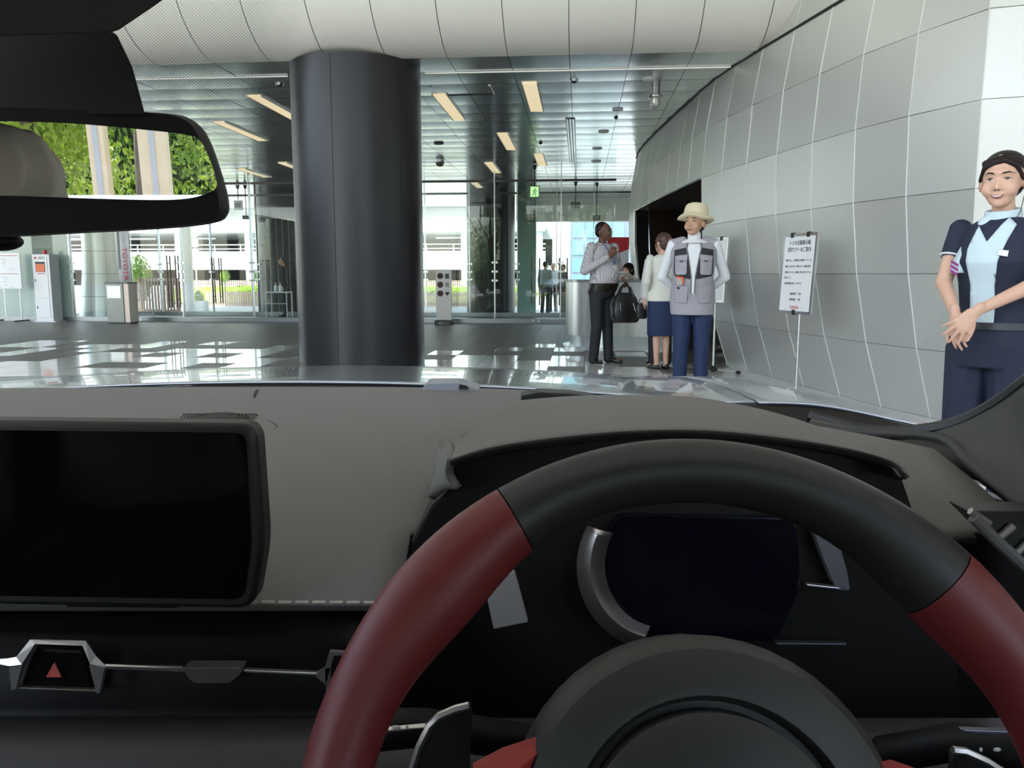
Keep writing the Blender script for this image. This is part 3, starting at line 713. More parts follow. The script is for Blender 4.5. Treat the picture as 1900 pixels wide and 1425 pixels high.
# ---- tripod sign stands
def sign_stand(pos, face, label, main=True, lean=math.radians(3)):
    r = empty('sign_stand', pos, 0, label=label, cat='sign stand')
    nx = Vector((math.cos(face), math.sin(face), 0)); rt = Vector((-math.sin(face), math.cos(face), 0))   # nx = facing, rt = reader's right
    rt = Vector((0, 0, 1)).cross(nx)
    up = (Vector((0, 0, 1)) - nx * math.tan(lean)).normalized()
    zc = 1.14; hh, hw = 0.335, 0.235
    c = Vector((0, 0, zc)) + nx * 0.04
    Mx = frame_m(c, rt, up)
    bd = MB().box(-hw, hw, -hh, hh, -0.008, 0.004).build('board', M_whiteplain, r); bd.data.transform(Mx)
    fr = MB()
    for s in (-1, 1): fr.box(s*hw - 0.012, s*hw + 0.012, -hh - 0.012, hh + 0.012, -0.012, 0.008).box(-hw, hw, s*hh - 0.012, s*hh + 0.012, -0.012, 0.008)
    fo = fr.build('frame', M_steel, r); fo.data.transform(Mx)
    for (sx, sy) in ((-0.5, 1), (0.5, 1), (0.0, -1)):
        k = MB().box(sx*hw - 0.02, sx*hw + 0.02, sy*hh - 0.022, sy*hh + 0.022, -0.02, 0.014).build('clip', M_black, r, bevel=0.004); k.data.transform(Mx)
    MB().tube([(0, 0, 0.03), (0, 0, zc + 0.1)], 0.013, 10).build('pole', M_steel, r, smooth=True)
    MB().lathe([(0, 0), (0.02, 0), (0.045, 0.012), (0.05, 0.03), (0.03, 0.055), (0.016, 0.07), (0, 0.07)], 16, (0, 0, 0.02)).build('hub', M_black, r, smooth=True)
    for k in range(3):
        an = face + 0.5 + k * 2 * PI / 3
        e = (0.27 * math.cos(an), 0.27 * math.sin(an), 0.02)
        lg = MB().tube([(0.03 * math.cos(an), 0.03 * math.sin(an), 0.045), e], 0.009, 6).build('leg', M_steel, r)
        MB().ell(e, (0.03, 0.024, 0.02), 10, 6).build('rubber_foot', M_black, lg, smooth=True)
    if main:
        def ln(s, y, size, m, width=None, x=0.0, al='CENTER'):
            text('lettering', s, size, m, r, Mx @ Matrix.Translation((x, y, 0.0055)), al, width=width)
        ln('トヨタ会館展示場', 0.265, 0.045, M_ink, 0.30); ln('見学ツアーのご案内', 0.205, 0.045, M_ink, 0.34)
        M_soft = mat('grey ink', (0.16, 0.16, 0.17), 0.6)
        for s, y, wd in (('当館では、ご来館のお客様にツアーを', 0.115, 0.38), ('実施しております。案内スタッフが展示場を', 0.063, 0.38), ('ご案内いたします。お気軽にお申し付けください', 0.012, 0.39)):
            ln(s, y, 0.022, M_soft, wd)
        ln('受付にて。', -0.035, 0.022, M_soft, 0.11, -0.13); ln('所要時間は約三十分です', -0.085, 0.022, M_soft, 0.25, -0.05)
        ln('開始時間    午前', -0.175, 0.022, M_soft, 0.16, 0.0); ln('開始時間    午後', -0.225, 0.022, M_soft, 0.16, 0.0)
        ln('TOYOTA', -0.295, 0.042, M_red, 0.13)
    return r
p = at_z(1481, 724, 0.03)*0.925; sg1 = sign_stand((p.x - 0.02, p.y, 0), math.radians(195), 'white tour notice on a silver tripod stand in front of the panelled wall'); sg1.scale = (0.95, 0.95, 0.965)
p = at_z(1323, 688, 0.03); sign_stand((p.x, p.y, 0), math.radians(200), 'second silver tripod stand, mostly hidden behind the man in the sun hat', main=False)
# ================================================================== OUTSIDE
GZ = -0.25
M_leaf = mat('hedge leaf', (0.30, 0.42, 0.05), 0.6, var=0.3, scale=8)
M_leaf2 = mat('tree leaf', (0.10, 0.20, 0.035), 0.55, var=0.4, scale=2)
M_leaf3 = mat('bright leaf', (0.20, 0.30, 0.04), 0.55, var=0.3, scale=2)
M_bark = mat('bark', (0.10, 0.075, 0.055), 0.8, var=0.3, scale=12)
for m in (M_leaf2, M_leaf3):
    nt = m.node_tree; N = nt.nodes; L = nt.links; pb = N['Principled BSDF']
    tr = N.new('ShaderNodeBsdfTranslucent'); tr.inputs['Color'].default_value = (0.30, 0.38, 0.03, 1)
    ms = N.new('ShaderNodeMixShader'); ms.inputs[0].default_value = 0.3
    L.new(pb.outputs[0], ms.inputs[1]); L.new(tr.outputs[0], ms.inputs[2]); L.new(ms.outputs[0], N['Material Output'].inputs['Surface'])
def leaves(c, r, n, size, rng):
    mb = MB(); c = Vector(c)
    for _ in range(n):
        while True:
            p = Vector((rng.uniform(-1, 1), rng.uniform(-1, 1), rng.uniform(-1, 1)))
            if p.length < 1 and p.length > 0.35: break
        p = c + Vector((p.x*r[0], p.y*r[1], p.z*r[2]))
        R = Euler((rng.uniform(0, PI), rng.uniform(0, PI), rng.uniform(0, 2*PI))).to_matrix(); s = size * rng.uniform(0.6, 1.3)
        mb.add([p + R @ Vector(q) for q in ((-s, 0, 0), (0, -s*0.45, 0.1*s), (s, 0, 0), (0, s*0.45, 0.1*s))], [(0, 1, 2, 3)])
    return mb
# ---- parking building
PBV = 50.0
pk = rootB('parking_building', 0, PBV, label='white multi-storey car park across the forecourt', cat='building')
def pz(y): return at_v(700, y, PBV).z
zA, zB, zC, zD = pz(430), pz(466), pz(500), pz(520)
x0, x1 = -42, at_v(1012, 450, PBV).x
M_pkdark = mat('car park interior', (0.035, 0.035, 0.038), 0.8, var=0.3, scale=0.6)
MB().box(x0, x1, 0.5, 14, GZ, GZ + 0.3).box(x0, x1, 0.4, 14, zC, zC + 0.3).box(x0, x1, 0.4, 14, zA, zA + 0.25).build('floor_slab', M_concrete, pk)
MB().box(x0, x1, 0.0, 0.35, zC, zB).build('parapet', M_concrete, pk)
MB().box(x0, x1, 0.0, 0.35, zA, zA + 7.0).build('upper_wall', M_concrete, pk)
MB().box(x0, x1, 12, 12.4, GZ, zA).build('back_wall', M_pkdark, pk)
MB().box(x0, x1, 0.1, 0.3, zD - 1.1, zD - 0.35).build('low_wall', M_concrete, pk)
for k in range(9):
    x = x1 - 0.4 - k * 4.6
    MB().box(x - 0.22, x + 0.22, 0.15, 0.6, GZ, zA).build('pillar', mat('car park pillar', (0.5, 0.55, 0.6), 0.6), pk)
for z in (zB + 0.16, zB + 0.42): MB().tube([(x0, 0.15, z), (x1, 0.15, z)], 0.035, 6).build('handrail', M_whiteplain, pk)
for k in range(22):
    x = x1 - 0.6 - k * 1.7; MB().tube([(x, 0.15, zB), (x, 0.15, zB + 0.42)], 0.03, 6).build('rail_post', M_whiteplain, pk)
for k in range(8):
    x = x1 - 2.2 - k * 4.2; MB().box(x - 0.9, x + 0.9, 3.0, 3.15, zA - 0.28, zA - 0.22).build('strip_lamp', mat('car park lamp', (0.9, 0.9, 0.85), 0.4, emit=(1, 1, 0.95), estr=1.2), pk)
# ---- glass office block at the right
ob = rootB('office_block', at_v(1100, 500, 46).x, 46, label='office block with pale blue windows beyond the exit doors', cat='building')
hw = 42 * 46 / F; zt = at_v(1100, 408, 46).z
MB().box(-hw, hw + 3, 0, 8, GZ, zt + 3).build('wall', mat('office wall', (0.18, 0.22, 0.27), 0.5), ob)
for r_ in range(5):
    for c_ in range(4):
        x = -hw + 0.15 + c_ * (2*hw + 0.4) / 4; z = GZ + 0.5 + r_ * 0.95
        wv = MB().box(x, x + hw*0.48, -0.04, 0.02, z, z + 0.78).build('window', mat('blue window', (0.22, 0.42, 0.52), 0.1, 0.2), ob)
# ---- pale lintel beam and louvre canopy outside the doors
lu0, lu1 = at_v(958, 400, 25.0).x, 8.0
MB().box(lu0, lu1, 0, 0.3, at_v(1000, 411, 25.0).z, CZ + 0.12).build('trim_6', mat('pale lintel', (0.86, 0.83, 0.72), 0.6), kind='structure').matrix_world = Matrix.Translation(B(0, 25.0)) @ Matrix.Rotation(-YAW, 4, 'Z')
lv = rootB('louvre_canopy', 0, 27.52, label='white louvred canopy outside the doors', cat='canopy')
for k in range(9): MB().box(-16, -15.9, 0, 5.4, CZ + 0.02, CZ + 0.2).box(-0.9, -0.8, 0, 5.4, CZ + 0.02, CZ + 0.2).build('carrier', M_whiteplain, lv) if k == 0 else MB().box(-16, at_v(866, 400, 28).x + 0.5, k*0.62 - 0.3, k*0.62 + 0.34, CZ - 0.03, CZ + 0.03).build('louvre', M_whiteplain, lv)
# ---- pale jamb wall at the right doors
MB().box(at_v(958, 480, 21.4).x, at_v(993, 480, 21.4).x, 0, 0.12, 0, CZ).build('trim_7', mat('mint jamb', (0.50, 0.72, 0.64), 0.3), kind='structure').matrix_world = Matrix.Translation(B(0, 21.8)) @ Matrix.Rotation(-YAW, 4, 'Z')
# ---- forecourt: white column, fences, hedge, topiary, planter
def onv(px, v): return at_v(px, 540, v).x
cc = rootB('white_post', onv(349, 26.0), 26.0, GZ, label='white round post standing in the sunlit forecourt', cat='post')
MB().lathe([(0, 0), (0.26, 0), (0.22, 0.05), (0.19, 0.2), (0.19, 3.55), (0, 3.55)], 24).build('shaft', M_concrete, cc, smooth=True)
MB().lathe([(0, 0), (0.34, 0), (0.34, 0.10), (0, 0.10)], 24).build('foot', M_concrete, cc, smooth=True)
M_slat = mat('brown slat', (0.20, 0.13, 0.10), 0.7, var=0.2, scale=20)
M_slat2 = mat('pinkish slat', (0.52, 0.38, 0.32), 0.7, var=0.2, scale=20)
def fence(px0, px1, v, z0, z1, m, label, pitch=0.10):
    a, b = onv(px0, v), onv(px1, v)
    r = rootB('slat_fence', (a + b)/2, v, GZ, label=label, cat='fence'); hw = (b - a)/2; mb = MB(); n = int((b - a)/pitch)
    for k in range(n):
        x = -hw + (k + 0.5) * (b - a)/n; mb.box(x - pitch*0.33, x + pitch*0.33, -0.02, 0.02, z0 - GZ, z1 - GZ)
    mb.build('slats', m, r, fix=False, kind='stuff')
    for z in (z0 + 0.1, z1 - 0.12): MB().box(-hw, hw, 0.02, 0.06, z - GZ - 0.03, z - GZ + 0.03).build('rail', m, r)
    for x in (-hw, hw): MB().box(x - 0.04, x + 0.04, 0.0, 0.08, 0, z1 - GZ).build('post', m, r)
fence(257, 330, 26.6, GZ, at_v(300, 516, 26.6).z, M_slat, 'brown vertical slat fence left of the white post')
fence(384, 990, 33.0, GZ, at_v(430, 541, 33.0).z, M_slat2, 'low pinkish slat fence in front of the yellow-green hedge')
fence(328, 990, 37.0, GZ, at_v(430, 520, 37.0).z, M_slat2, 'pinkish slat fence behind the yellow-green hedge')
hd = rootB('hedge', 0, 35.0, GZ, label='clipped yellow-green hedge between the two slat fences', cat='hedge')
h0, h1 = onv(328, 35), onv(990, 35); zt = at_v(430, 528, 35).z - GZ
hm = leaves(((h0 + h1)/2, 0, zt*0.6), ((h1 - h0)*0.56, 0.5, zt*0.42), 9000, 0.075, random.Random(2))
hm.box(h0, h1, -0.35, 0.35, 0.1, zt - 0.1); hm.build('foliage', M_leaf, hd, fix=False)
MB().box(h0, h1, -0.4, 0.4, 0.0, 0.1).build('soil', M_bark, hd)
for px, lb in ((418, 'bright green ball topiary left of the far hedge gap'), (479, 'pale green ball topiary beside the left black column')):
    tp = rootB('topiary', onv(px, 34.0), 34.0, GZ, label=lb, cat='tree'); zc = at_v(px, 513, 34.0).z - GZ
    mb = leaves((0, 0, zc), (0.24, 0.24, 0.24), 500, 0.05, random.Random(px)); mb.ell((0, 0, zc), (0.2, 0.2, 0.2)); mb.build('crown', M_leaf if px < 450 else M_leaf3, tp, fix=False)
    MB().tube([(0, 0, 0), (0, 0, zc - 0.15)], 0.02, 6).build('trunk', M_bark, tp)
bsh = rootB('bush', onv(262, 30), 30.0, GZ, label='dark green bush beside the brown slat fence', cat='bush')
leaves((0, 0, 1.2), (0.45, 0.4, 0.9), 1600, 0.06, random.Random(9)).build('foliage', M_leaf2, bsh, fix=False)
MB().tube([(0, 0, 0), (0, 0, 1.4)], 0.03, 6).build('stem', M_bark, bsh)
pl = rootB('planter', onv(369, 27.2), 27.2, GZ, label='white planter with yellow plant at the foot of the white post', cat='planter')
MB().box(-0.24, 0.24, -0.2, 0.2, 0, 0.42).build('tub', M_concrete, pl, bevel=0.02)
leaves((0, 0, 0.55), (0.2, 0.18, 0.22), 260, 0.05, random.Random(4)).build('plant', M_leaf, pl, fix=False)
# sign on the forecourt: round and square white plates
sg = rootB('street_sign', onv(366, 31), 31.0, GZ, label='white street sign post with round and square plates', cat='sign')
MB().tube([(0, 0, 0), (0, 0, 3.3)], 0.03, 8).build('post', M_whiteplain, sg)
MB().tube([(0, -0.04, 2.95), (0, -0.02, 2.95)], 0.2, 20).build('round_plate', M_whiteplain, sg)
for z in (2.55, 2.15): MB().box(-0.16, 0.16, -0.04, -0.02, z - 0.16, z + 0.16).build('square_plate', M_whiteplain, sg)

# ---- behind the car: what the mirror shows
def tree(x, y, h, r, n, label, m, seed):
    t = empty('tree', (x, y, -0.06), label=label, cat='tree'); rg = random.Random(seed)
    MB().tube([(0, 0, 0), (0.1, 0, h*0.35), (-0.05, 0.1, h*0.7), (0, 0, h*0.9)], [0.16, 0.13, 0.08, 0.03], 8).build('trunk', M_bark, t, smooth=True)
    for k in range(5):
        an = rg.uniform(0, 6.28); z0 = h * rg.uniform(0.25, 0.55)
        MB().tube([(0, 0, z0), (r*0.4*math.cos(an), r*0.4*math.sin(an), z0 + h*0.15), (r*0.75*math.cos(an), r*0.75*math.sin(an), z0 + h*0.3)], [0.07, 0.05, 0.02], 6).build('branch', M_bark, t)
    mb = MB()
    for k in range(12):
        an = rg.uniform(0, 6.28); q = rg.uniform(0.1, 0.8)
        c = (r*q*math.cos(an), r*q*math.sin(an), h*rg.uniform(0.10, 0.92)); l = leaves(c, (r*0.5, r*0.5, h*0.16), n // 6, 0.075, rg); mb.add(l.v, l.f)
    mb.build('crown', m, t, fix=False)
tree(-3.9, -13.0, 5.5, 1.5, 3600, 'sunlit tree behind the car, left in the mirror', M_leaf3, 21)
tree(-0.6, -13.0, 5.8, 1.5, 3600, 'leafy tree behind the car, in the middle of the mirror', M_leaf3, 22)
tree(2.7, -13.0, 5.6, 1.5, 3600, 'dark leafy tree behind the car, right in the mirror', M_leaf2, 23)
tree(6.0, -13.0, 6.0, 1.5, 2600, 'leafy tree behind the car, farthest right', M_leaf2, 24)
tree(-7.2, -13.0, 6.0, 1.5, 2600, 'leafy tree behind the car, farthest left', M_leaf2, 25)
tree(1.3, -17.4, 7.0, 2.0, 3400, 'tall dark tree in the second row behind the car, right one', M_leaf2, 26)
tree(-3.1, -17.4, 7.0, 2.0, 3400, 'tall dark tree in the second row behind the car, left one', M_leaf2, 27)
bh = empty('shrub_row', (-2.0, -20.6, -0.06), label='dense dark green shrub row behind the trees at the car\'s back', cat='hedge')
leaves((0, 0, 1.1), (7.5, 0.7, 1.6), 9000, 0.13, random.Random(31)).build('foliage', M_leaf2, bh, fix=False)
MB().box(-7, 7, -0.3, 0.3, 0, 2.2).build('thicket', mat('deep green', (0.02, 0.035, 0.012), 0.8), bh)
for k, (x, y) in enumerate(((-2.33, -10.0), (-1.72, -10.0), (0.9, -10.0), (-5.0, -10.0), (4.4, -10.0))):
    q = empty('gate_post', (x, y, -0.06), label=('beige square gate post behind the car, %s in the mirror' % ('left', 'wider one', 'hidden one', 'out of view left', 'out of view right')[k]), cat='post')
    MB().box(-0.085 - 0.07*(k == 1), 0.085 + 0.07*(k == 1), -0.15, 0.15, 0, 5.2).build('shaft', mat('beige post', (0.55, 0.46, 0.34), 0.6, var=0.05, scale=4), q)
    MB().box(-0.03, 0.03, 0.15, 0.16, 0.2, 5.0).build('grey_strip', mat('post strip', (0.35, 0.38, 0.42), 0.4), q)
    MB().box(-0.18, 0.18, -0.2, 0.2, 0, 0.1).build('foot', M_concrete, q)
# ================================================================== THE CAR AROUND THE CAMERA
M_paint = mat('silver-blue paint', (0.40, 0.43, 0.47), 0.22, 0.75, coat=0.6)
M_pad = mat('grey soft-touch dash', (0.150, 0.141, 0.132), 0.62, 0.0, var=0.08, scale=400, bump=0.04, bscale=1500, spec=0.35)
M_trim = mat('dark grey trim', (0.048, 0.046, 0.043), 0.6, 0.0, bump=0.02, bscale=2000)
M_plastic = mat('black plastic', (0.010, 0.0095, 0.009), 0.55, bump=0.02, bscale=2000, spec=0.25)
M_piano = mat('piano black', (0.005, 0.0045, 0.0045), 0.35, spec=0.15)
M_silver = mat('satin silver', (0.62, 0.58, 0.56), 0.32, 0.9)
M_leatherk = mat('black leather', (0.020, 0.019, 0.018), 0.45, 0.0, bump=0.02, bscale=2500)
M_leatherr = mat('red leather', (0.16, 0.020, 0.020), 0.45, 0.0, bump=0.02, bscale=2500, var=0.1, scale=60)
M_stitch = mat('light stitching', (0.45, 0.42, 0.37), 0.7)
M_head = mat('black headliner', (0.014, 0.012, 0.011), 0.85)
G_ws = glass('windscreen glass', (0.95, 0.975, 0.965), 0.012, 0.0, 0.12)
XC = -0.32
car = empty('car', (0, 0, 0), label='silver-grey car whose dashboard and red-and-black steering wheel fill the foreground', cat='car')
def W(x, y, z): return Vector((x, y, CAMZ + z))         # car coordinates, height relative to the camera
def pxprism(poly, Y, th, m, name, parent, bevel=0.002, smooth=False, taper=False, **k):
    f = [at_y(x, y, Y) for x, y in poly]; n = len(f); b = [at_y(x, y, Y + th) if taper else at_y(x, y, Y) + Vector((0, th, 0)) for x, y in poly]
    return MB().add(f + b, [tuple(range(n)), tuple(range(n, 2*n))[::-1]] + [(i, (i+1) % n, n + (i+1) % n, n + i) for i in range(n)]).build(name, m, parent, bevel=bevel, smooth=smooth, **k)
def rounded(poly, r=20, n=5):
    out = []; k = len(poly)
    for i in range(k):
        p = Vector(poly[i]); a = Vector(poly[i-1]) - p; b = Vector(poly[(i+1) % k]) - p
        rr = min(r, a.length*0.45, b.length*0.45); p0 = p + a.normalized()*rr; p1 = p + b.normalized()*rr
        for j in range(n + 1):
            t = j / n; q = p0*(1-t)**2 + p*2*t*(1-t) + p1*t*t; out.append((q.x, q.y))
    return out
# ---- bonnet and wings
def hz(x, y):
    d = abs(x - XC); t = y - 1.15
    z = -0.153 - 0.015*t - 0.107*t*t - 0.065*d*d + 0.012*math.exp(-((d - 0.74)/0.10)**2)
    if d > 0.88: z -= 4.0*(d - 0.88)**2
    return z
def rear(x): d = x - XC; return 1.15 - 0.12*d*d
def hoodgrid(xa, xb, nx, y1=3.0, ny=30):
    return [[W(x, rear(x) + (y1 - rear(x))*(j/ny)**1.5, hz(x, rear(x) + (y1 - rear(x))*(j/ny)**1.5)) for x in [xa + (xb - xa)*i/nx for i in range(nx + 1)]] for j in range(ny + 1)]
hood = MB().grid(hoodgrid(XC - 0.655, XC + 0.655, 40)).build('bonnet', M_paint, car, smooth=True, thick=0.004, fix=False, off=-1)
MB().grid(hoodgrid(XC + 0.66, XC + 1.03, 24)).build('front_wing', M_paint, car, smooth=True, thick=0.004, fix=False, off=-1)
MB().grid(hoodgrid(XC - 1.03, XC - 0.66, 24)).build('front_wing', M_paint, car, smooth=True, thick=0.004, fix=False, off=-1)
# body sides and nose below, so the car stands on the floor as a car
bs = MB()
for s in (-1, 1):
    x = XC + s*1.03
    bs.add([W(x, -2.2, -0.15), W(x, 3.0, hz(x, 3.0)), W(x, 3.0, -0.85), W(x, -2.2, -0.85)], [(0, 1, 2, 3)])
    bs.add([W(x, -2.2, -0.15), W(x, rear(x), hz(x, rear(x))), W(x, 2.0, hz(x, 2.0)), W(x, 3.0, hz(x, 3.0))], [(0, 1, 2, 3)])
bs.add([W(XC - 1.03, 3.0, -0.85), W(XC + 1.03, 3.0, -0.85)] + [W(XC + 1.03 - 2.06*i/12, 3.0, hz(XC + 1.03 - 2.06*i/12, 3.0)) for i in range(13)], [tuple(range(15))])
bs.build('body_shell', M_paint, car, thick=0.02, fix=False)
for s in (-1, 1):
    for y in (2.15, -1.4):
        MB().tube([(XC + s*0.82, y, 0.33), (XC + s*1.02, y, 0.33)], 0.33, 28).build('wheel', M_black, car, smooth=True)
MB().box(XC - 1.0, XC + 1.0, -2.1, 2.9, 0.22, 0.27).build('floor_pan', M_head, car)
# ---- cowl between bonnet and dashboard
def dfar(x): return 1.0 - 0.65*max(0.0, x + 0.10)**2 - 0.02*(x - XC)**2
PY = [(1.02, -0.1425), (1.0, -0.1415), (0.92, -0.155), (0.82, -0.170), (0.72, -0.189), (0.635, -0.212), (0.585, -0.229), (0.565, -0.240)]
def prof(y):
    for (a, b) in zip(PY[:-1], PY[1:]):
        if b[0] <= y <= a[0]: return b[1] + (a[1] - b[1])*(y - b[0])/(a[0] - b[0])
    return PY[0][1] if y > PY[0][0] else PY[-1][1]
prof_s = [(0.565 + i*0.0114) for i in range(41)]
def dz(x, y):
    z = (prof(y - 0.02) + prof(y + 0.02) + prof(y))/3 if 0.59 < y < 1.0 else prof(y)
    return z - 0.012*(x - XC)**2
xs = [-1.28 + 2.0*i/60 for i in range(61)]
MB().grid([[W(x, rear(x) - 0.005, hz(x, rear(x)) - 0.006) for x in xs], [W(x, rear(x) - 0.03, hz(x, rear(x)) - 0.022) for x in xs], [W(x, dfar(x) - 0.01, dz(x, dfar(x)) - 0.016) for x in xs]]).build('cowl', M_plastic, car, smooth=True, thick=0.004, fix=False)
# ---- dashboard pad
xd = [-1.28 + 1.71*i/70 for i in range(71)]
rows = []
for j in range(31):
    rows.append([W(x, 0.565 + (dfar(x) - 0.565)*j/30, dz(x, 0.565 + (dfar(x) - 0.565)*j/30)) for x in xd])
front = [[W(x, 0.595, -0.252) for x in xd], [W(x, 0.569, -0.2440) for x in xd]]
back = [[W(x, dfar(x) + 0.006, dz(x, dfar(x)) - 0.012) for x in xd]]
dm = MB().grid(front + rows + back)
def keep(f):
    c = sum((Vector(dm.v[i]) for i in f), Vector())/len(f)
    return not (c.y < 0.645 and c.x > -0.02) and not (c.y < 0.735 and -0.045 - (0.72 - c.y)*0.32 < c.x < 0.275)
dm.f = [f for f in dm.f if keep(f)]
dash = dm.build('dashboard', M_pad, car, smooth=True, thick=0.006, fix=False, angle=60)
def on_dash(px, py, lift=0.0):
    lo, hi = 0.5, 1.02
    for _ in range(40):
        y = (lo + hi)/2; p = at_y(px, py, y)
        if p.z - CAMZ > dz(p.x, y): lo = y
        else: hi = y
    p = at_y(px, py, lo); return p + Vector((0, 0, lift))
st = MB()
for k in range(27):
    x = -0.42 + k*0.0125; z_ = -0.2375 - 0.012*(x - XC)**2; st.cap(W(x, 0.5625, z_), 0.0013, W(x + 0.008, 0.5625, z_), 0.0013, 6)
st.build('stitching', M_stitch, dash, kind='stuff')
def crease(pts, r, name, m):
    q = catmull([on_dash(x, y, 0.0006) for x, y in pts], 18); n = len(q)
    MB().tube(q, [r*max(0.15, math.sin(PI*(i + 0.6)/(n + 0.2))) for i in range(n)], 6).build(name, m, dash, smooth=True)
crease([(487, 723), (478, 728), (473, 740), (467, 757)], 0.0035, 'crease', M_plastic)
crease([(430, 777), (480, 778), (512, 793), (508, 806), (486, 838)], 0.003, 'crease', M_trim)
# speaker grille: dark dish with bars
g = on_dash(408, 778, 0.0); sg_ = MB().ell(g + Vector((0, 0, -0.004)), (0.046, 0.05, 0.010), 28, 10).build('speaker_grille', M_plastic, dash, smooth=True)
for k in range(22):
    x = g.x - 0.040 + k*0.0038; hh = 0.05*math.sqrt(max(0, 1 - ((x - g.x)/0.046)**2))
    MB().tube([(x, g.y - hh*0.8, g.z - 0.002), (x, g.y, g.z + 0.0062), (x, g.y + hh*0.8, g.z - 0.002)], 0.0008, 5).build('grille_bar', M_trim, dash)
# sensor pod at the foot of the windscreen
pod = pxprism(rounded([(781, 724), (790, 712), (850, 711), (892, 724)], 6), 0.985, 0.05, mat('grey sensor', (0.25, 0.26, 0.29), 0.4), 'sensor_pod', car)
pxprism([(851, 722), (853, 713), (866, 716), (870, 722)], 0.983, 0.004, M_black, 'sensor_window', pod, bevel=0)
# ---- instrument hood
lip = [(836, 853, .59), (921, 829, .60), (1047, 811, .61), (1174, 800, .615), (1300, 799, .615), (1426, 810, .615), (1552, 829, .61), (1647, 853, .60), (1678, 880, .59)]
mid = [(842, 832, .64), (905, 795, .69), (1030, 770, .73), (1160, 760, .75), (1290, 760, .75), (1420, 775, .74), (1545, 803, .71), (1640, 842, .65), (1682, 880, .615)]
rid = [(850, 818, .67), (936, 752, .80), (1016, 738, .88), (1112, 733, .90), (1205, 733, .90), (1300, 738, .89), (1405, 758, .86), (1500, 787, .80), (1600, 830, .70)]
P = lambda L_: [at_y(x, y, Y) for x, y, Y in L_]
bk_ = [p + Vector((0, 0.05, -0.02)) for p in P(rid)]; bk2 = [p + Vector((0, 0.07, -0.07)) for p in P(rid)]
und = [p + Vector((0, 0.01, -0.006)) for p in P(lip)]; und2 = [p + Vector((0, 0.10, -0.012)) for p in P(lip)]
ih = MB().grid(regrid([P(lip), P(mid), P(rid), bk_, bk2], 48, 24)).build('instrument_hood', M_pad, car, smooth=True, thick=0.004, fix=False, off=-1)
MB().grid(regrid([P(lip), und, und2], 48, 6)).build('hood_underside', M_plastic, ih, smooth=True, thick=0.003, fix=False)
pxprism([(966, 743), (968, 734), (1000, 727), (1060, 730), (1105, 736), (1020, 739)], 0.905, 0.03, M_black, 'display_slot', ih, bevel=0.001)
# cheek beside the hood
MB().grid(regrid([P([(815, 822, .66), (836, 819, .665), (838, 853, .59)]), P([(812, 860, .64), (832, 858, .62), (834, 880, .60)]), P([(800, 925, .62), (826, 908, .61), (852, 905, .60)])], 8, 8)).build('hood_cheek', M_pad, ih, smooth=True, thick=0.006, fix=False)
# ---- cluster
hs = [(838, 862), (921, 838), (1047, 820), (1174, 809), (1300, 808), (1426, 819), (1552, 838), (1647, 862), (1676, 890), (1700, 960), (1760, 1100), (1790, 1330), (1700, 1345), (690, 1345), (700, 1130), (738, 1062), (765, 1000), (800, 936), (840, 900)]
clu = pxprism(hs, 0.625, 0.12, M_plastic, 'cluster_housing', car, bevel=0.003)
pxprism(rounded([(1140, 955), (1478, 962), (1487, 1085), (1440, 1190), (1195, 1192), (1128, 1100), (1122, 1010)], 26), 0.618, 0.008, mat('cluster screen', (0.004, 0.0045, 0.009), 0.15, spec=0.5), 'instrument_screen', clu, bevel=0.001)
ang = [math.radians(a) for a in range(150, 262, 6)]
oc, ic = (1222, 1052, 150, 152), (1228, 1048, 108, 118)
ring = [[at_y(c[0] + c[2]*math.cos(a), c[1] - c[3]*math.sin(a), Y) for a in ang] for c, Y in ((oc, .612), ((1225, 1050, 130, 134), .604), (ic, .614))]
MB().grid(ring).build('gauge_ring', M_silver, clu, smooth=True, thick=0.003, fix=False)
pxprism(rounded([(1503, 966), (1548, 976), (1572, 1060), (1578, 1098), (1550, 1090), (1527, 1035)], 10), 0.612, 0.01, mat('bluish silver', (0.28, 0.28, 0.32), 0.35, 0.7), 'trim_blade', clu)
pxprism([(1497, 1084), (1572, 1092), (1572, 1096), (1497, 1088)], 0.612, 0.006, M_silver, 'trim_line', clu, bevel=0.0005)
pxprism([(1440, 1193), (1572, 1194), (1572, 1199), (1440, 1197)], 0.612, 0.006, mat('dull edge', (0.06, 0.06, 0.075), 0.4, 0.5), 'lower_edge', clu, bevel=0.001)
pxprism([(896, 1076), (955, 1061), (980, 1155), (916, 1168)], 0.590, 0.006, mat('grey label', (0.30, 0.28, 0.285), 0.6), 'grey_label', clu, bevel=0.001)
# ---- lower dashboard
pf = [(0.592, -0.250), (0.574, -0.257), (0.556, -0.290), (0.548, -0.312), (0.540, -0.318), (0.512, -0.320), (0.500, -0.332), (0.497, -0.36), (0.52, -0.45), (0.60, -0.62)]
xl = [-1.28 + 1.19*i/30 for i in range(31)]
low = MB().grid([[W(x, y, z) for x in xl] for y, z in pf[:5]]).build('facia', M_piano, car, smooth=True, thick=0.004, fix=False, angle=60)
xl = [-1.28 + 1.72*i/30 for i in range(31)]
MB().grid([[W(x, y, z) for x in xl] for y, z in pf[4:]]).build('lower_pad', mat('dark brown pad', (0.040, 0.035, 0.034), 0.6, bump=0.02, bscale=2000), car, smooth=True, thick=0.006, fix=False, angle=60)
YT = 0.537
hzf = [(22, 1276), (40, 1216), (62, 1184), (158, 1188), (168, 1212), (193, 1228), (188, 1283), (172, 1280), (150, 1202), (75, 1198), (40, 1276)]
hb = pxprism([(36, 1274), (62, 1203), (152, 1207), (172, 1278)], YT + 0.004, 0.01, M_piano, 'hazard_button', low)
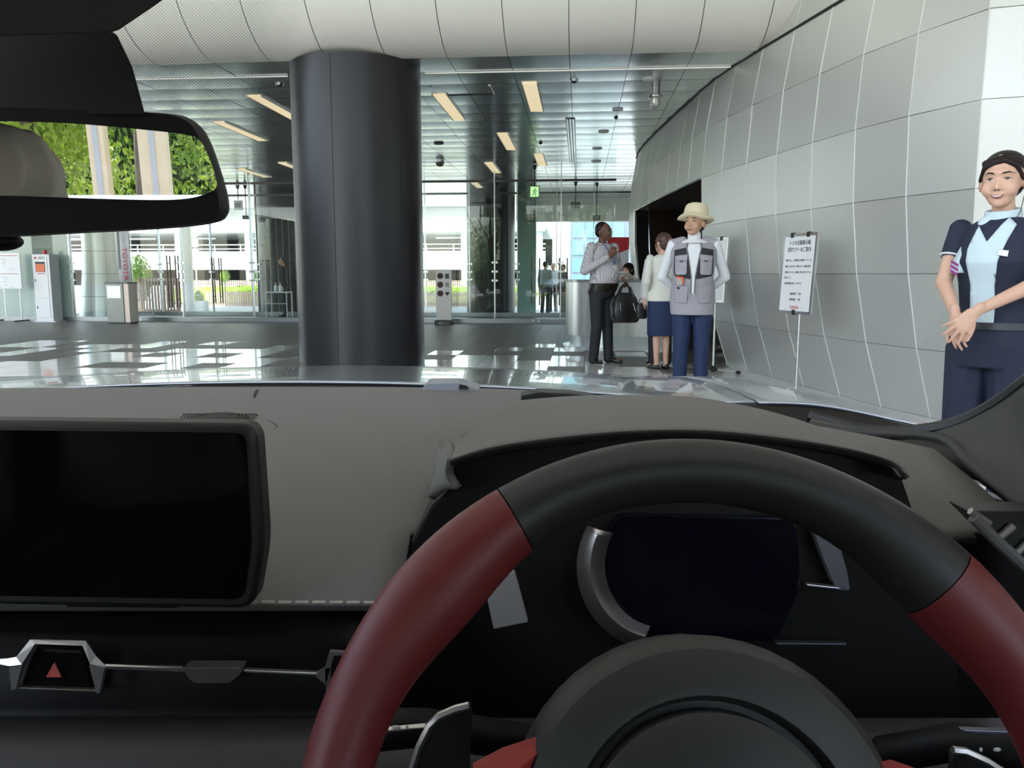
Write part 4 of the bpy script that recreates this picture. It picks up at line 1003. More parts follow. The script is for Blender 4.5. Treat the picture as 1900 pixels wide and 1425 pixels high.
MB().grid([[at_y(x, y, YT) for x, y in ((-30, 1226), (18, 1222), (34, 1218), (60, 1186), (160, 1189), (178, 1216), (196, 1233), (340, 1239))], [at_y(x, y, YT - 0.002) for x, y in ((-30, 1230), (20, 1236), (44, 1232), (68, 1195), (154, 1198), (168, 1232), (198, 1239), (340, 1243))]]).build('silver_line', M_silver, low, thick=0.004, fix=False)
MB().grid([[at_y(x, y, YT) for x, y in ((20, 1236), (24, 1278))], [at_y(x, y, YT) for x, y in ((44, 1232), (32, 1276))]]).build('silver_corner', M_silver, low, thick=0.004, fix=False)
MB().grid([[at_y(x, y, YT) for x, y in ((168, 1232), (181, 1283))], [at_y(x, y, YT) for x, y in ((196, 1238), (187, 1284))]]).build('silver_corner', M_silver, low, thick=0.004, fix=False)
pxprism([(24, 1275), (188, 1281), (187, 1285), (24, 1279)], YT, 0.004, mat('dull silver', (0.2, 0.18, 0.15), 0.4, 0.8), 'lower_line', low, bevel=0.0005)
MB().add([at_y(x, y, YT + 0.002) for x, y in ((86, 1256), (101, 1229), (114, 1256))], [(0, 1, 2)]).build('hazard_triangle', mat('hazard red', (0.55, 0.10, 0.09), 0.5), hb, thick=0.001)
pxprism(rounded([(337, 1240), (352, 1262), (362, 1268), (425, 1268), (446, 1252), (450, 1240)], 6), YT - 0.004, 0.012, mat('slider dark', (0.07, 0.065, 0.06), 0.4), 'vent_slider', low)
pxprism([(452, 1243), (590, 1249), (590, 1254), (452, 1248)], YT, 0.004, M_silver, 'silver_line', low, bevel=0.0006)
MB().grid([[at_y(x, y, YT) for x, y in ((588, 1248), (604, 1238), (612, 1207), (660, 1210))], [at_y(x, y, YT) for x, y in ((588, 1254), (606, 1268), (620, 1214), (660, 1215))]]).build('silver_bracket', M_silver, low, thick=0.004, fix=False)
MB().grid([[at_y(x, y, YT) for x, y in ((604, 1238), (607, 1290))], [at_y(x, y, YT) for x, y in ((614, 1236), (613, 1290))]]).build('silver_bracket', M_silver, low, thick=0.004, fix=False)
# ---- centre display
scp = rounded([(-420, 776), (474, 787), (490, 1010), (470, 1132), (-420, 1118)], 34, 7)
disp = pxprism(scp, 0.545, 0.022, mat('display frame', (0.009, 0.0085, 0.008), 0.5), 'centre_display', car, bevel=0.004, smooth=True)
pxprism(rounded([(-400, 794), (456, 803), (466, 1010), (452, 1112), (-400, 1100)], 22, 6), 0.5445, 0.003, mat('display glass', (0.0025, 0.0025, 0.003), 0.06, spec=0.25), 'screen', disp, bevel=0)
pxprism([(120, 1128), (330, 1130), (330, 1090), (120, 1090)], 0.560, 0.03, M_plastic, 'display_foot', disp)
# ---- right corner: A-pillar trim, seal, side vent
r0 = [(1500, 772, .98), (1600, 799, .95), (1700, 801, .91), (1780, 785, .87), (1850, 750, .83), (1905, 710, .79), (1990, 640, .70), (2100, 520, .58), (2250, 300, .42)]
r2 = [(1500, 790, .93), (1590, 803, .91), (1742, 812, .85), (1795, 865, .775), (1850, 912, .72), (1905, 955, .675), (1990, 1000, .62), (2150, 950, .50), (2350, 800, .36)]
rm = [((a[0]+b[0])/2 + 4, (a[1]+b[1])/2 + 2, (a[2]+b[2])/2 + 0.012) for a, b in zip(r0, r2)]
ap = MB().grid(regrid([P(r0), P(rm), P(r2)], 40, 10)).build('a_pillar_trim', M_trim, car, smooth=True, thick=0.01, fix=False)
MB().tube(catmull(P(r0), 40), 0.0085, 8).build('pillar_seal', M_black, ap, smooth=True)
sv = pxprism([(1795, 948), (1960, 950), (1960, 1100), (1905, 1058)], 0.605, 0.03, M_black, 'side_vent', car, bevel=0.002)
MB().tube([at_y(1806, 960, 0.600), at_y(1850, 1004, 0.600), at_y(1912, 1060, 0.60)], 0.0045, 8).build('vent_edge', M_pad, sv, smooth=True)
for (a, b) in (((1836, 972), (1800, 948)), ((1880, 975), (1852, 1000)), ((1915, 1000), (1880, 1032))):
    MB().tube([at_y(a[0], a[1], 0.602), at_y(b[0], b[1], 0.602)], 0.003, 6).build('vent_slat', M_silver, sv)
pxprism([(1690, 1000), (1960, 1000), (1960, 1450), (1690, 1450)], 0.66, 0.02, M_plastic, 'lower_corner', car)
# ---- windscreen and frit
def wz(s_, x):
    d = x - XC
    return Vector((x, 1.10 - 0.13*d*d - (0.90 - 0.05*d*d)*s_, CAMZ - 0.150 + 0.375*s_ + 0.11*s_*(1 - s_) - 0.05*d*d*(1 - s_*0.3)))
xw = [XC - 0.86 + 1.72*i/30 for i in range(31)]
MB().grid([[wz(j/16, x) for x in xw] for j in range(17)]).build('windscreen', G_ws, car, smooth=True, fix=False)
def on_ws(px, py):
    d = ray(px, py); best = None
    lo, hi = 0.0, 1.0
    for _ in range(40):
        s_ = (lo + hi)/2; t = wz(s_, -0.3).y
        for __ in range(4): p = d*(t/d.y); q = wz(s_, p.x); t = q.y
        if q.z - CAMZ < d.z*(t/d.y): lo = s_
        else: hi = s_
    return wz(lo, d.x*(t/d.y)) + Vector((0, -0.004, -0.004))
fr = bpy.data.materials.new('dotted frit'); fr.use_nodes = True
nt = fr.node_tree; N = nt.nodes; L = nt.links; N.remove(N['Principled BSDF'])
tc = N.new('ShaderNodeTexCoord'); sp = N.new('ShaderNodeSeparateXYZ'); L.new(tc.outputs['UV'], sp.inputs[0])
def mth(op, a, b=None, c=None):
    n = N.new('ShaderNodeMath'); n.operation = op
    for i, x in enumerate((a, b, c)):
        if x is None: continue
        if isinstance(x, (int, float)): n.inputs[i].default_value = x
        else: L.new(x, n.inputs[i])
    return n.outputs[0]
sx = mth('SINE', mth('MULTIPLY', sp.outputs[0], 2*PI*70)); sy = mth('SINE', mth('MULTIPLY', sp.outputs[1], 2*PI*52))
dot = mth('ADD', mth('MULTIPLY', mth('MULTIPLY', sx, sy), 0.5), 0.5)
fadeR = mth('MULTIPLY', mth('SUBTRACT', 1.0, sp.outputs[0]), 5.0); fadeB = mth('MULTIPLY', sp.outputs[1], 3.5)
cov = mth('MULTIPLY', mth('MINIMUM', fadeR, 1.0), mth('MINIMUM', fadeB, 1.0))
fac = mth('MULTIPLY', mth('SMOOTH_MIN', mth('MAXIMUM', mth('MULTIPLY', mth('SUBTRACT', dot, 0.35), 2.5), 0.0), 1.0, 0.1), mth('MULTIPLY', cov, 0.45))
tr = N.new('ShaderNodeBsdfTransparent'); df = N.new('ShaderNodeBsdfDiffuse'); df.inputs['Color'].default_value = (0.01, 0.01, 0.01, 1)
ms = N.new('ShaderNodeMixShader'); L.new(fac, ms.inputs[0]); L.new(tr.outputs[0], ms.inputs[1]); L.new(df.outputs[0], ms.inputs[2]); L.new(ms.outputs[0], N['Material Output'].inputs[0])
nU, nV = 14, 12; fg = []
for j in range(nV + 1):
    fg.append([on_ws(100 + (520 + 40*(j/nV) - 100)*i/nU + 15, 250 - 300*j/nV) for i in range(nU + 1)])
# the band is wider towards the top-left; its dots are print on the glass
fo = MB().grid(fg).build('dotted_frit', fr, car, smooth=True, fix=False)
uv = fo.data.uv_layers.new(name='UVMap')
for p in fo.data.polygons:
    for li in p.loop_indices:
        vi = fo.data.loops[li].vertex_index; uv.data[li].uv = ((vi % (nU + 1))/nU, (vi // (nU + 1))/nV)
# ---- roof, header, mirror mount, mirror
hd_ = [wz(1.0, x) for x in xw]
MB().grid([[p + Vector((0, 0.02, 0.01)) for p in hd_], [p + Vector((0, -0.08, -0.005)) for p in hd_], [Vector((p.x, -0.35, CAMZ + 0.25)) for p in hd_], [Vector((p.x, -1.0, CAMZ + 0.20)) for p in hd_]]).build('roof', M_head, car, smooth=True, thick=0.03, fix=False)
pxprism(rounded([(-400, -430), (620, -430), (480, -110), (345, -30), (285, 12), (214, 60), (-400, 80)], 14), 0.34, 0.03, M_head, 'header_cover', car, bevel=0.006, taper=True)
pxprism(rounded([(-400, 40), (196, 56), (216, 62), (246, 125), (270, 215), (-400, 215)], 8), 0.445, 0.035, M_plastic, 'mirror_mount', car, bevel=0.004, taper=True)
MB().ell(at_y(0, 448, 0.47), (0.012, 0.012, 0.0055)).build('sensor_stub', M_plastic, car, smooth=True)
Mc = at_y(190, 300, 0.45); inc = (Mc - Vector((0, 0, CAMZ))).normalized(); outd = Vector((-0.20, -1.0, 0.0)).normalized()
mn = (outd - inc).normalized()
def on_mir(px, py, off=0.0):
    d = ray(px, py); c0 = Vector((0, 0, CAMZ)); t = (Mc + mn*off - c0).dot(mn)/d.dot(mn); return c0 + d*t
hp = [(-330, 245), (-300, 215), (-150, 200), (0, 197), (150, 201), (300, 208), (352, 220), (378, 250), (402, 315), (417, 372), (414, 400), (390, 415), (300, 425), (150, 433), (0, 440), (-150, 436), (-300, 415), (-340, 360)]
hc = catmull([Vector((x, y, 0)) for x, y in hp + [hp[0]]], 72)[:-1]
n_ = len(hc); F0 = [on_mir(p.x, p.y) for p in hc]; ctr = sum(F0, Vector())/n_
mv = []; mf = []
for (o_, sc) in ((0.003, 0.97), (-0.004, 1.0), (-0.018, 0.985), (-0.034, 0.90), (-0.044, 0.70)):
    mv += [ctr + (p - ctr)*sc + mn*o_ for p in F0]
for k in range(4):
    for i in range(n_): mf.append((k*n_ + i, k*n_ + (i+1) % n_, (k+1)*n_ + (i+1) % n_, (k+1)*n_ + i))
mf.append(tuple(range(n_))); mf.append(tuple(range(4*n_, 5*n_))[::-1])
mir = MB().add(mv, mf).build('rear_view_mirror', M_plastic, car, smooth=True, angle=50)
gp = [(-300, 262), (-270, 236), (-150, 226), (0, 225), (130, 229), (260, 240), (345, 250), (370, 260), (386, 288), (399, 325), (402, 348), (385, 358), (350, 368), (280, 371), (100, 366), (0, 363), (-150, 366), (-280, 366), (-305, 330)]
gc = catmull([Vector((x, y, 0)) for x, y in gp + [gp[0]]], 76)[:-1]
MB().add([on_mir(p.x, p.y, 0.0042) for p in gc], [tuple(range(len(gc)))]).build('mirror_glass', mat('mirror', (0.92, 0.93, 0.93), 0.0, 1.0), mir, fix=False)
# ---- side structure, doors, rear, seats
for s in (-1, 1):
    x = XC + s*0.97
    MB().box(min(x, x - s*0.12), max(x, x - s*0.12), -1.0, 0.62, 0.32, CAMZ - 0.20).build('door', M_trim, car, bevel=0.02)
    MB().add([W(x - s*0.03, 0.75, -0.19), W(x - s*0.03, -0.95, -0.17), W(x - s*0.16, -0.85, 0.20), W(x - s*0.14, 0.16, 0.22)], [(0, 1, 2, 3)]).build('side_window', G_ws, car, fix=False)
    MB().tube([W(x - s*0.14, 0.2, 0.22), W(x - s*0.15, -0.4, 0.235), W(x - s*0.16, -0.9, 0.20)], 0.035, 8).build('roof_rail', M_head, car, smooth=True)
    MB().tube([W(x - s*0.16, -0.9, 0.20), W(x - s*0.10, -1.25, 0.08), W(x - s*0.06, -1.65, -0.12)], 0.05, 8).build('rear_pillar', M_head, car, smooth=True)
MB().tube([W(XC - 0.83, 0.2, 0.22), W(XC - 0.90, 0.5, 0.06), W(XC - 0.96, 0.9, -0.17)], 0.035, 8).build('a_pillar', M_head, car, smooth=True)
MB().grid([[W(XC + s*0.80, -0.95, 0.20) for s in (-1, 0, 1)], [W(XC + s*0.86, -1.70, -0.11) for s in (-1, 0, 1)]]).build('rear_window', G_ws, car, fix=False)
MB().grid([[W(XC + s*0.95, y, z - 0.02*s*s) for s in (-1, -0.5, 0, 0.5, 1)] for y, z in ((-1.66, -0.125), (-1.80, -0.085), (-1.98, -0.045), (-2.02, -0.08), (-2.05, -0.6))]).build('tailgate', mat('bluish paint', (0.42, 0.50, 0.60), 0.25, 0.5, coat=0.5), car, smooth=True, thick=0.01, fix=False)
MB().box(XC - 0.95, XC + 0.95, -1.68, -0.75, 0.3, CAMZ - 0.32).build('boot_floor', M_head, car)
def seat(x, nm):
    s_ = MB(); s_.loft([(0.40, 0.24, 0.26, x, -0.22), (0.50, 0.26, 0.28, x, -0.22), (0.53, 0.22, 0.24, x, -0.22)], 20, p=4)
    o_ = s_.build('seat_cushion', M_leatherk, car, smooth=True)
    MB().loft([(0.50, 0.22, 0.08, x, -0.58), (0.75, 0.25, 0.09, x, -0.60), (0.96, 0.23, 0.07, x, -0.64), (1.04, 0.13, 0.05, x, -0.66), (1.12, 0.11, 0.045, x, -0.68), (1.135, 0.08, 0.03, x, -0.68)], 20, p=3).build('seat_back', M_leatherk, car, smooth=True)
    MB().box(x - 0.2, x + 0.2, -0.42, 0.0, 0.27, 0.43).build('seat_base', M_head, car)
seat(-0.66, 'p'); seat(0.22, 'd')
# ---- steering wheel
SC = Vector((0.0885, 0.335, CAMZ - 0.258)); TL = math.radians(24)
e1 = Vector((1, 0, 0)); e2 = Vector((0, math.sin(TL), math.cos(TL))); en = Vector((0, -math.cos(TL), math.sin(TL)))
swm = frame_m((0, 0, 0), e1, e2)
def swp(x, y, z): return SC + e1*x + e2*y + en*z
whl = empty('steering_wheel', SC); whl.parent = car
def rim(a0, a1, m, name, n=40):
    rows = []
    for i in range(n + 1):
        a = math.radians(a0 + (a1 - a0)*i/n); ad = math.degrees(a)
        fat = math.exp(-((ad - 138)/16)**2) + math.exp(-((ad - 42)/16)**2)
        ra = 0.0165 + 0.0050*fat; rb = 0.0185 + 0.002*fat; Rm = 0.1725 - 0.004*fat
        rows.append([swp((Rm + ra*math.cos(f))*math.cos(a), (Rm + ra*math.cos(f))*math.sin(a), rb*math.sin(f)) - SC for f in [2*PI*k/18 for k in range(19)]])
    return MB().grid(rows).build(name, m, whl, smooth=True, fix=True, angle=80)
rim(44, 120.5, M_leatherk, 'rim_top'); rim(120.7, 235, M_leatherr, 'rim_grip', 50); rim(-55, 43.8, M_leatherr, 'rim_grip', 50); rim(235, 305, M_leatherk, 'rim_bottom')
ss = MB()
for k in range(52):
    a = math.radians(54 + k*1.22); q = [swp(0.1575*math.cos(b), 0.1575*math.sin(b), -0.008) - SC for b in (a, a + 0.012)]; ss.cap(q[0], 0.0006, q[1], 0.0006, 5)
ss.build('rim_stitching', mat('dark stitching', (0.10, 0.085, 0.07), 0.7), whl, kind='stuff')
def swl(prof_, m, name, n=48):
    o_ = MB().lathe(prof_, n).build(name, m, whl, smooth=True, angle=35); o_.data.transform(swm); return o_
swl([(0.092, -0.03), (0.092, 0.000), (0.086, 0.012), (0.070, 0.019), (0.066, 0.019), (0.063, 0.010), (0.0, 0.010)], mat('hub grey', (0.030, 0.029, 0.027), 0.5, bump=0.02, bscale=2500), 'hub_ring')
swl([(0.060, 0.010), (0.059, 0.021), (0.050, 0.026), (0.0, 0.030)], mat('airbag cover', (0.027, 0.026, 0.025), 0.5, bump=0.02, bscale=2500), 'airbag_cover')
for a in (196, -16):
    c_, s_ = math.cos(math.radians(a)), math.sin(math.radians(a)); t_ = Vector((-s_, c_))
    def q_(r_, w_, z_): return swp(c_*r_ + t_.x*w_, s_*r_ + t_.y*w_, z_) - SC
    sp_ = MB().add([q_(0.075, -0.035, 0.004), q_(0.075, 0.035, 0.004), q_(0.165, 0.026, 0.004), q_(0.165, -0.026, 0.004), q_(0.075, -0.035, -0.015), q_(0.075, 0.035, -0.015), q_(0.165, 0.026, -0.015), q_(0.165, -0.026, -0.015)],
        [(0,1,2,3), (4,7,6,5), (0,4,5,1), (1,5,6,2), (2,6,7,3), (3,7,4,0)]).build('spoke', M_plastic, whl, bevel=0.004)
MB().add([at_y(x, y, Y) - SC for x, y, Y in ((880, 1425, .345), (935, 1396, .350), (1022, 1368, .352), (1008, 1400, .345), (960, 1440, .335), (880, 1450, .335))], [(0, 1, 2, 3, 4, 5)]).build('spoke_trim', mat('bright red leather', (0.36, 0.035, 0.03), 0.5), whl, thick=0.006, fix=False)
MB().add([at_y(x, y, Y) - SC for x, y, Y in ((1600, 1428, .345), (1650, 1415, .345), (1720, 1440, .34), (1690, 1460, .335))], [(0, 1, 2, 3)]).build('spoke_trim', mat('bright red leather', (0.36, 0.035, 0.03), 0.5), whl, thick=0.006, fix=False)
swl([(0.0, -0.20), (0.05, -0.20), (0.05, -0.03), (0.0, -0.03)], M_plastic, 'column_shroud', 24)
def paddle(pts, edge, nm):
    pp = MB().add([at_y(x, y, .405) for x, y in pts], [tuple(range(len(pts)))]).build('shift_paddle', mat('paddle dark', (0.035, 0.034, 0.032), 0.4, 0.3), car, thick=0.005, fix=False)
    MB().tube([at_y(x, y, .403) for x, y in edge], 0.0022, 6).build('paddle_edge', M_silver, pp, smooth=True)
paddle([(766, 1425), (778, 1385), (797, 1345), (818, 1326), (872, 1308), (876, 1320), (870, 1460), (760, 1460)], [(758, 1450), (766, 1422), (778, 1384), (797, 1346), (815, 1329), (845, 1316), (870, 1310)], 'l')
paddle([(1766, 1394), (1800, 1395), (1870, 1430), (1900, 1480), (1760, 1480)], [(1768, 1392), (1790, 1394), (1830, 1412), (1880, 1445)], 'r')
# stalks with their white pictograms
stl = MB().tube([at_y(620, 1352, .44), at_y(700, 1354, .44), at_y(790, 1350, .45), at_y(1000, 1380, .5)], [0.010, 0.012, 0.011, 0.012], 12).build('stalk', M_plastic, car, smooth=True)
pxprism([(684, 1358), (790, 1348), (790, 1352), (684, 1364)], .426, 0.004, M_silver, 'stalk_edge', stl, bevel=0.0005)
M_icon = mat('icon white', (0.75, 0.75, 0.72), 0.5)
for x, w_ in ((704, 9), (735, 20), (755, 7)):
    MB().ell(at_y(x, 1349 + (0 if w_ < 15 else 1), .4265), (w_*0.00014, 0.0006, 0.0014), 10, 6).build('pictogram', M_icon, stl)
MB().box(-0.004, 0.004, -0.0005, 0.0005, -0.0012, 0.0012).build('pictogram', M_icon, stl).location = at_y(678, 1398, .427)
str_ = MB().tube([at_y(1640, 1400, .5), at_y(1780, 1375, .46), at_y(1920, 1400, .44), at_y(2000, 1405, .44)], [0.012, 0.011, 0.012, 0.010], 12).build('stalk', M_plastic, car, smooth=True)
pxprism([(1782, 1354), (1910, 1358), (1910, 1366), (1800, 1362)], .435, 0.004, mat('stalk line', (0.15, 0.15, 0.18), 0.3, 0.5), 'stalk_edge', str_, bevel=0.0006)
for x, w_ in ((1820, 7), (1850, 16)):
    MB().ell(at_y(x, 1391, .427), (w_*0.00014, 0.0006, 0.0013), 10, 6).build('pictogram', M_icon, str_)
bt = pxprism(rounded([(1836, 1279), (1880, 1279), (1880, 1292), (1836, 1292)], 4), .56, 0.006, mat('lit button', (0.8, 0.8, 0.9), 0.4, emit=(0.75, 0.78, 1.0), estr=1.0), 'lit_button', car, bevel=0.001)
# ================================================================== PEOPLE
SKIN = lambda n, c: mat(n, c, 0.5, var=0.06, scale=25, spec=0.35)
M_skin1 = SKIN('light skin', (0.72, 0.43, 0.31)); M_skin2 = SKIN('tan skin', (0.56, 0.31, 0.20)); M_skin3 = SKIN('brown skin', (0.16, 0.075, 0.045))
M_hair = mat('black hair', (0.016, 0.010, 0.009), 0.42, var=0.4, scale=60, stretch=(1, 1, 0.15), spec=0.25)
M_hairb = mat('dark brown hair', (0.085, 0.038, 0.026), 0.42, var=0.4, scale=60, stretch=(1, 1, 0.15))
M_navy = mat('navy cloth', (0.012, 0.018, 0.040), 0.75, var=0.15, scale=40)
M_navy2 = mat('bright navy cloth', (0.012, 0.028, 0.085), 0.75, var=0.15, scale=40)
M_blackcl = mat('black cloth', (0.010, 0.010, 0.013), 0.7, var=0.2, scale=40)
M_whitecl = mat('white cloth', (0.78, 0.78, 0.80), 0.8, var=0.03, scale=30, bump=0.15, bscale=18)
M_cream = mat('cream cloth', (0.78, 0.76, 0.68), 0.8, var=0.03, scale=30, bump=0.15, bscale=18)
M_lip = mat('lips', (0.45, 0.12, 0.11), 0.4); M_eye = mat('eye dark', (0.012, 0.009, 0.008), 0.25); M_eyew = mat('eye white', (0.75, 0.73, 0.70), 0.3)
M_teeth = mat('teeth', (0.85, 0.84, 0.80), 0.3); M_shoe = mat('black shoe', (0.010, 0.009, 0.009), 0.25)
def blob(mb, name, m, parent, vox, smooth=2, **k):
    me = mb.mesh('tmp'); o = bpy.data.objects.new('tmp', me); COL.objects.link(o)
    r = o.modifiers.new('r', 'REMESH'); r.mode = 'VOXEL'; r.voxel_size = vox; r.adaptivity = 0
    s = o.modifiers.new('s', 'SMOOTH'); s.factor = 0.5; s.iterations = smooth
    dg = bpy.context.evaluated_depsgraph_get()
    nm = bpy.data.meshes.new_from_object(o.evaluated_get(dg)); bpy.data.objects.remove(o); nm.name = name
    nm.materials.clear(); nm.materials.append(m)
    for p in nm.polygons: p.use_smooth = True
    ob = bpy.data.objects.new(name, nm); return link(ob, parent, **k)
def bvh_of(o): return BVHTree.FromPolygons([v.co.copy() for v in o.data.vertices], [tuple(p.vertices) for p in o.data.polygons])
def patch(bvh, poly, name, m, parent, mtx=None, off=0.003, th=0.003, res=0.012, smooth=True, **k):
    """a 2-D outline (x, z) seen from the front (-y) of mtx, laid on the surface below it"""
    mtx = mtx or Matrix.Identity(4); n = len(poly)
    dens = []
    for i in range(n):
        a = Vector(poly[i]); b = Vector(poly[(i+1) % n]); q = max(1, int((b - a).length/res))
        for j in range(q): dens.append(a.lerp(b, j/q))
    xs_ = [p.x for p in dens]; ys_ = [p.y for p in dens]; pts = list(dens); nb_ = len(dens)
    def inside(p):
        c = False; j = nb_ - 1
        for i in range(nb_):
            a, b = dens[i], dens[j]
            if (a.y > p.y) != (b.y > p.y) and p.x < (b.x - a.x)*(p.y - a.y)/(b.y - a.y) + a.x: c = not c
            j = i
        return c
    y = min(ys_) + res/2
    while y < max(ys_):
        x = min(xs_) + res/2
        while x < max(xs_):
            p = Vector((x, y))
            if inside(p): pts.append(p)
            x += res
        y += res
    r = delaunay_2d_cdt(pts, [], [list(range(nb_))], 1, 1e-6)
    d = (mtx.to_3x3() @ Vector((0, 1, 0))).normalized(); vs = []; last = None; miss = []
    for p in r[0]:
        o_ = mtx @ Vector((p.x, -0.6, p.y)); h = bvh.ray_cast(o_, d)
        if h[0] is None: vs.append(None); miss.append((len(vs) - 1, o_)); continue
        t = (h[0] - o_).dot(d); last = t if last is None else max(last, t); vs.append(h[0] - d*off)
    if last is None: return None
    for i, o_ in miss: vs[i] = o_ + d*last
    return MB().add(vs, r[2]).build(name, m, parent, smooth=smooth, thick=th, fix=False, off=0.0, **k)
def oval(cx, cz, a, b, n=14, rot=0.0):
    return [(cx + a*math.cos(t)*math.cos(rot) - b*math.sin(t)*math.sin(rot), cz + a*math.cos(t)*math.sin(rot) + b*math.sin(t)*math.cos(rot)) for t in [2*PI*i/n for i in range(n)]]
def hand(mb, wr, d, n, side, curl=(0.25, 0.35, 0.3), spread=0.10, s=1.0, thumb=0.7):
    """palm + five fingers; d along the hand, n palm normal, side=+1 puts the thumb towards d x n"""
    d = Vector(d).normalized(); n = Vector(n); n = (n - d*n.dot(d)).normalized(); a = d.cross(n)*side
    wr = Vector(wr)
    mb.cap(wr - d*0.03*s, 0.022*s, wr + d*0.012*s, 0.022*s)
    for k, o_ in enumerate((0.029, 0.010, -0.010, -0.028)):
        kn = wr + d*(0.082, 0.088, 0.085, 0.076)[k]*s + a*o_*s
        mb.cap(wr + d*0.012*s + a*o_*0.6*s, 0.015*s, kn, 0.0118*s)
        f = (d + a*(o_/0.03)*spread).normalized(); p = kn; L_ = (0.070, 0.078, 0.073, 0.058)[k]*s; r_ = (0.0088, 0.0092, 0.0088, 0.0078)[k]*s
        for j, fr_ in enumerate((0.45, 0.30, 0.25)):
            ax = f.cross(n).normalized(); f = Matrix.Rotation(curl[j], 3, ax) @ f; nn = n
            q = p + f*L_*fr_; mb.cap(p, r_*(1 - 0.08*j), q, r_*(0.93 - 0.08*j), 8); p = q
    t0 = wr + d*0.028*s + a*0.020*s; td = (d*0.75 + a*thumb + n*0.25).normalized()
    t1 = t0 + td*0.042*s; t2 = t1 + (td*0.8 + d*0.5).normalized()*0.03*s; t3 = t2 + (td*0.5 + d*0.8).normalized()*0.024*s
    mb.cap(t0, 0.015*s, t1, 0.0115*s); mb.cap(t1, 0.0112*s, t2, 0.0095*s); mb.cap(t2, 0.0092*s, t3, 0.0078*s)
def head_blob(mb, HM, s=1.0, female=False, ears=True):
    def e(c, r): 
        q = MB().ell(Vector(c)*s, Vector(r)*s, 20, 14); mb.add([HM @ Vector(v) for v in q.v], q.f)
    def cp(a, ra, b, rb):
        q = MB().cap(Vector(a)*s, ra*s, Vector(b)*s, rb*s); mb.add([HM @ Vector(v) for v in q.v], q.f)
    e((0, 0.014, 0.025), (0.077, 0.094, 0.088)); e((0, -0.026, -0.018), (0.064, 0.064, 0.082))
    e((0, -0.036, -0.070), (0.043, 0.045, 0.034)); e((0, -0.062, -0.088), (0.022, 0.020, 0.016))
    e((0.034, -0.056, -0.034), (0.030, 0.028, 0.030)); e((-0.034, -0.056, -0.034), (0.030, 0.028, 0.030))
    e((0, -0.052, 0.030), (0.056, 0.040, 0.022))
    cp((0, -0.086, 0.004), 0.0075, (0, -0.100, -0.026), 0.0115); e((0.011, -0.090, -0.030), (0.009, 0.010, 0.008)); e((-0.011, -0.090, -0.030), (0.009, 0.010, 0.008))
    e((0, -0.083, -0.055), (0.024, 0.012, 0.012))
    if ears:
        for sx_ in (-1, 1): e((sx_*0.079, 0.014, -0.012), (0.009, 0.019, 0.031))
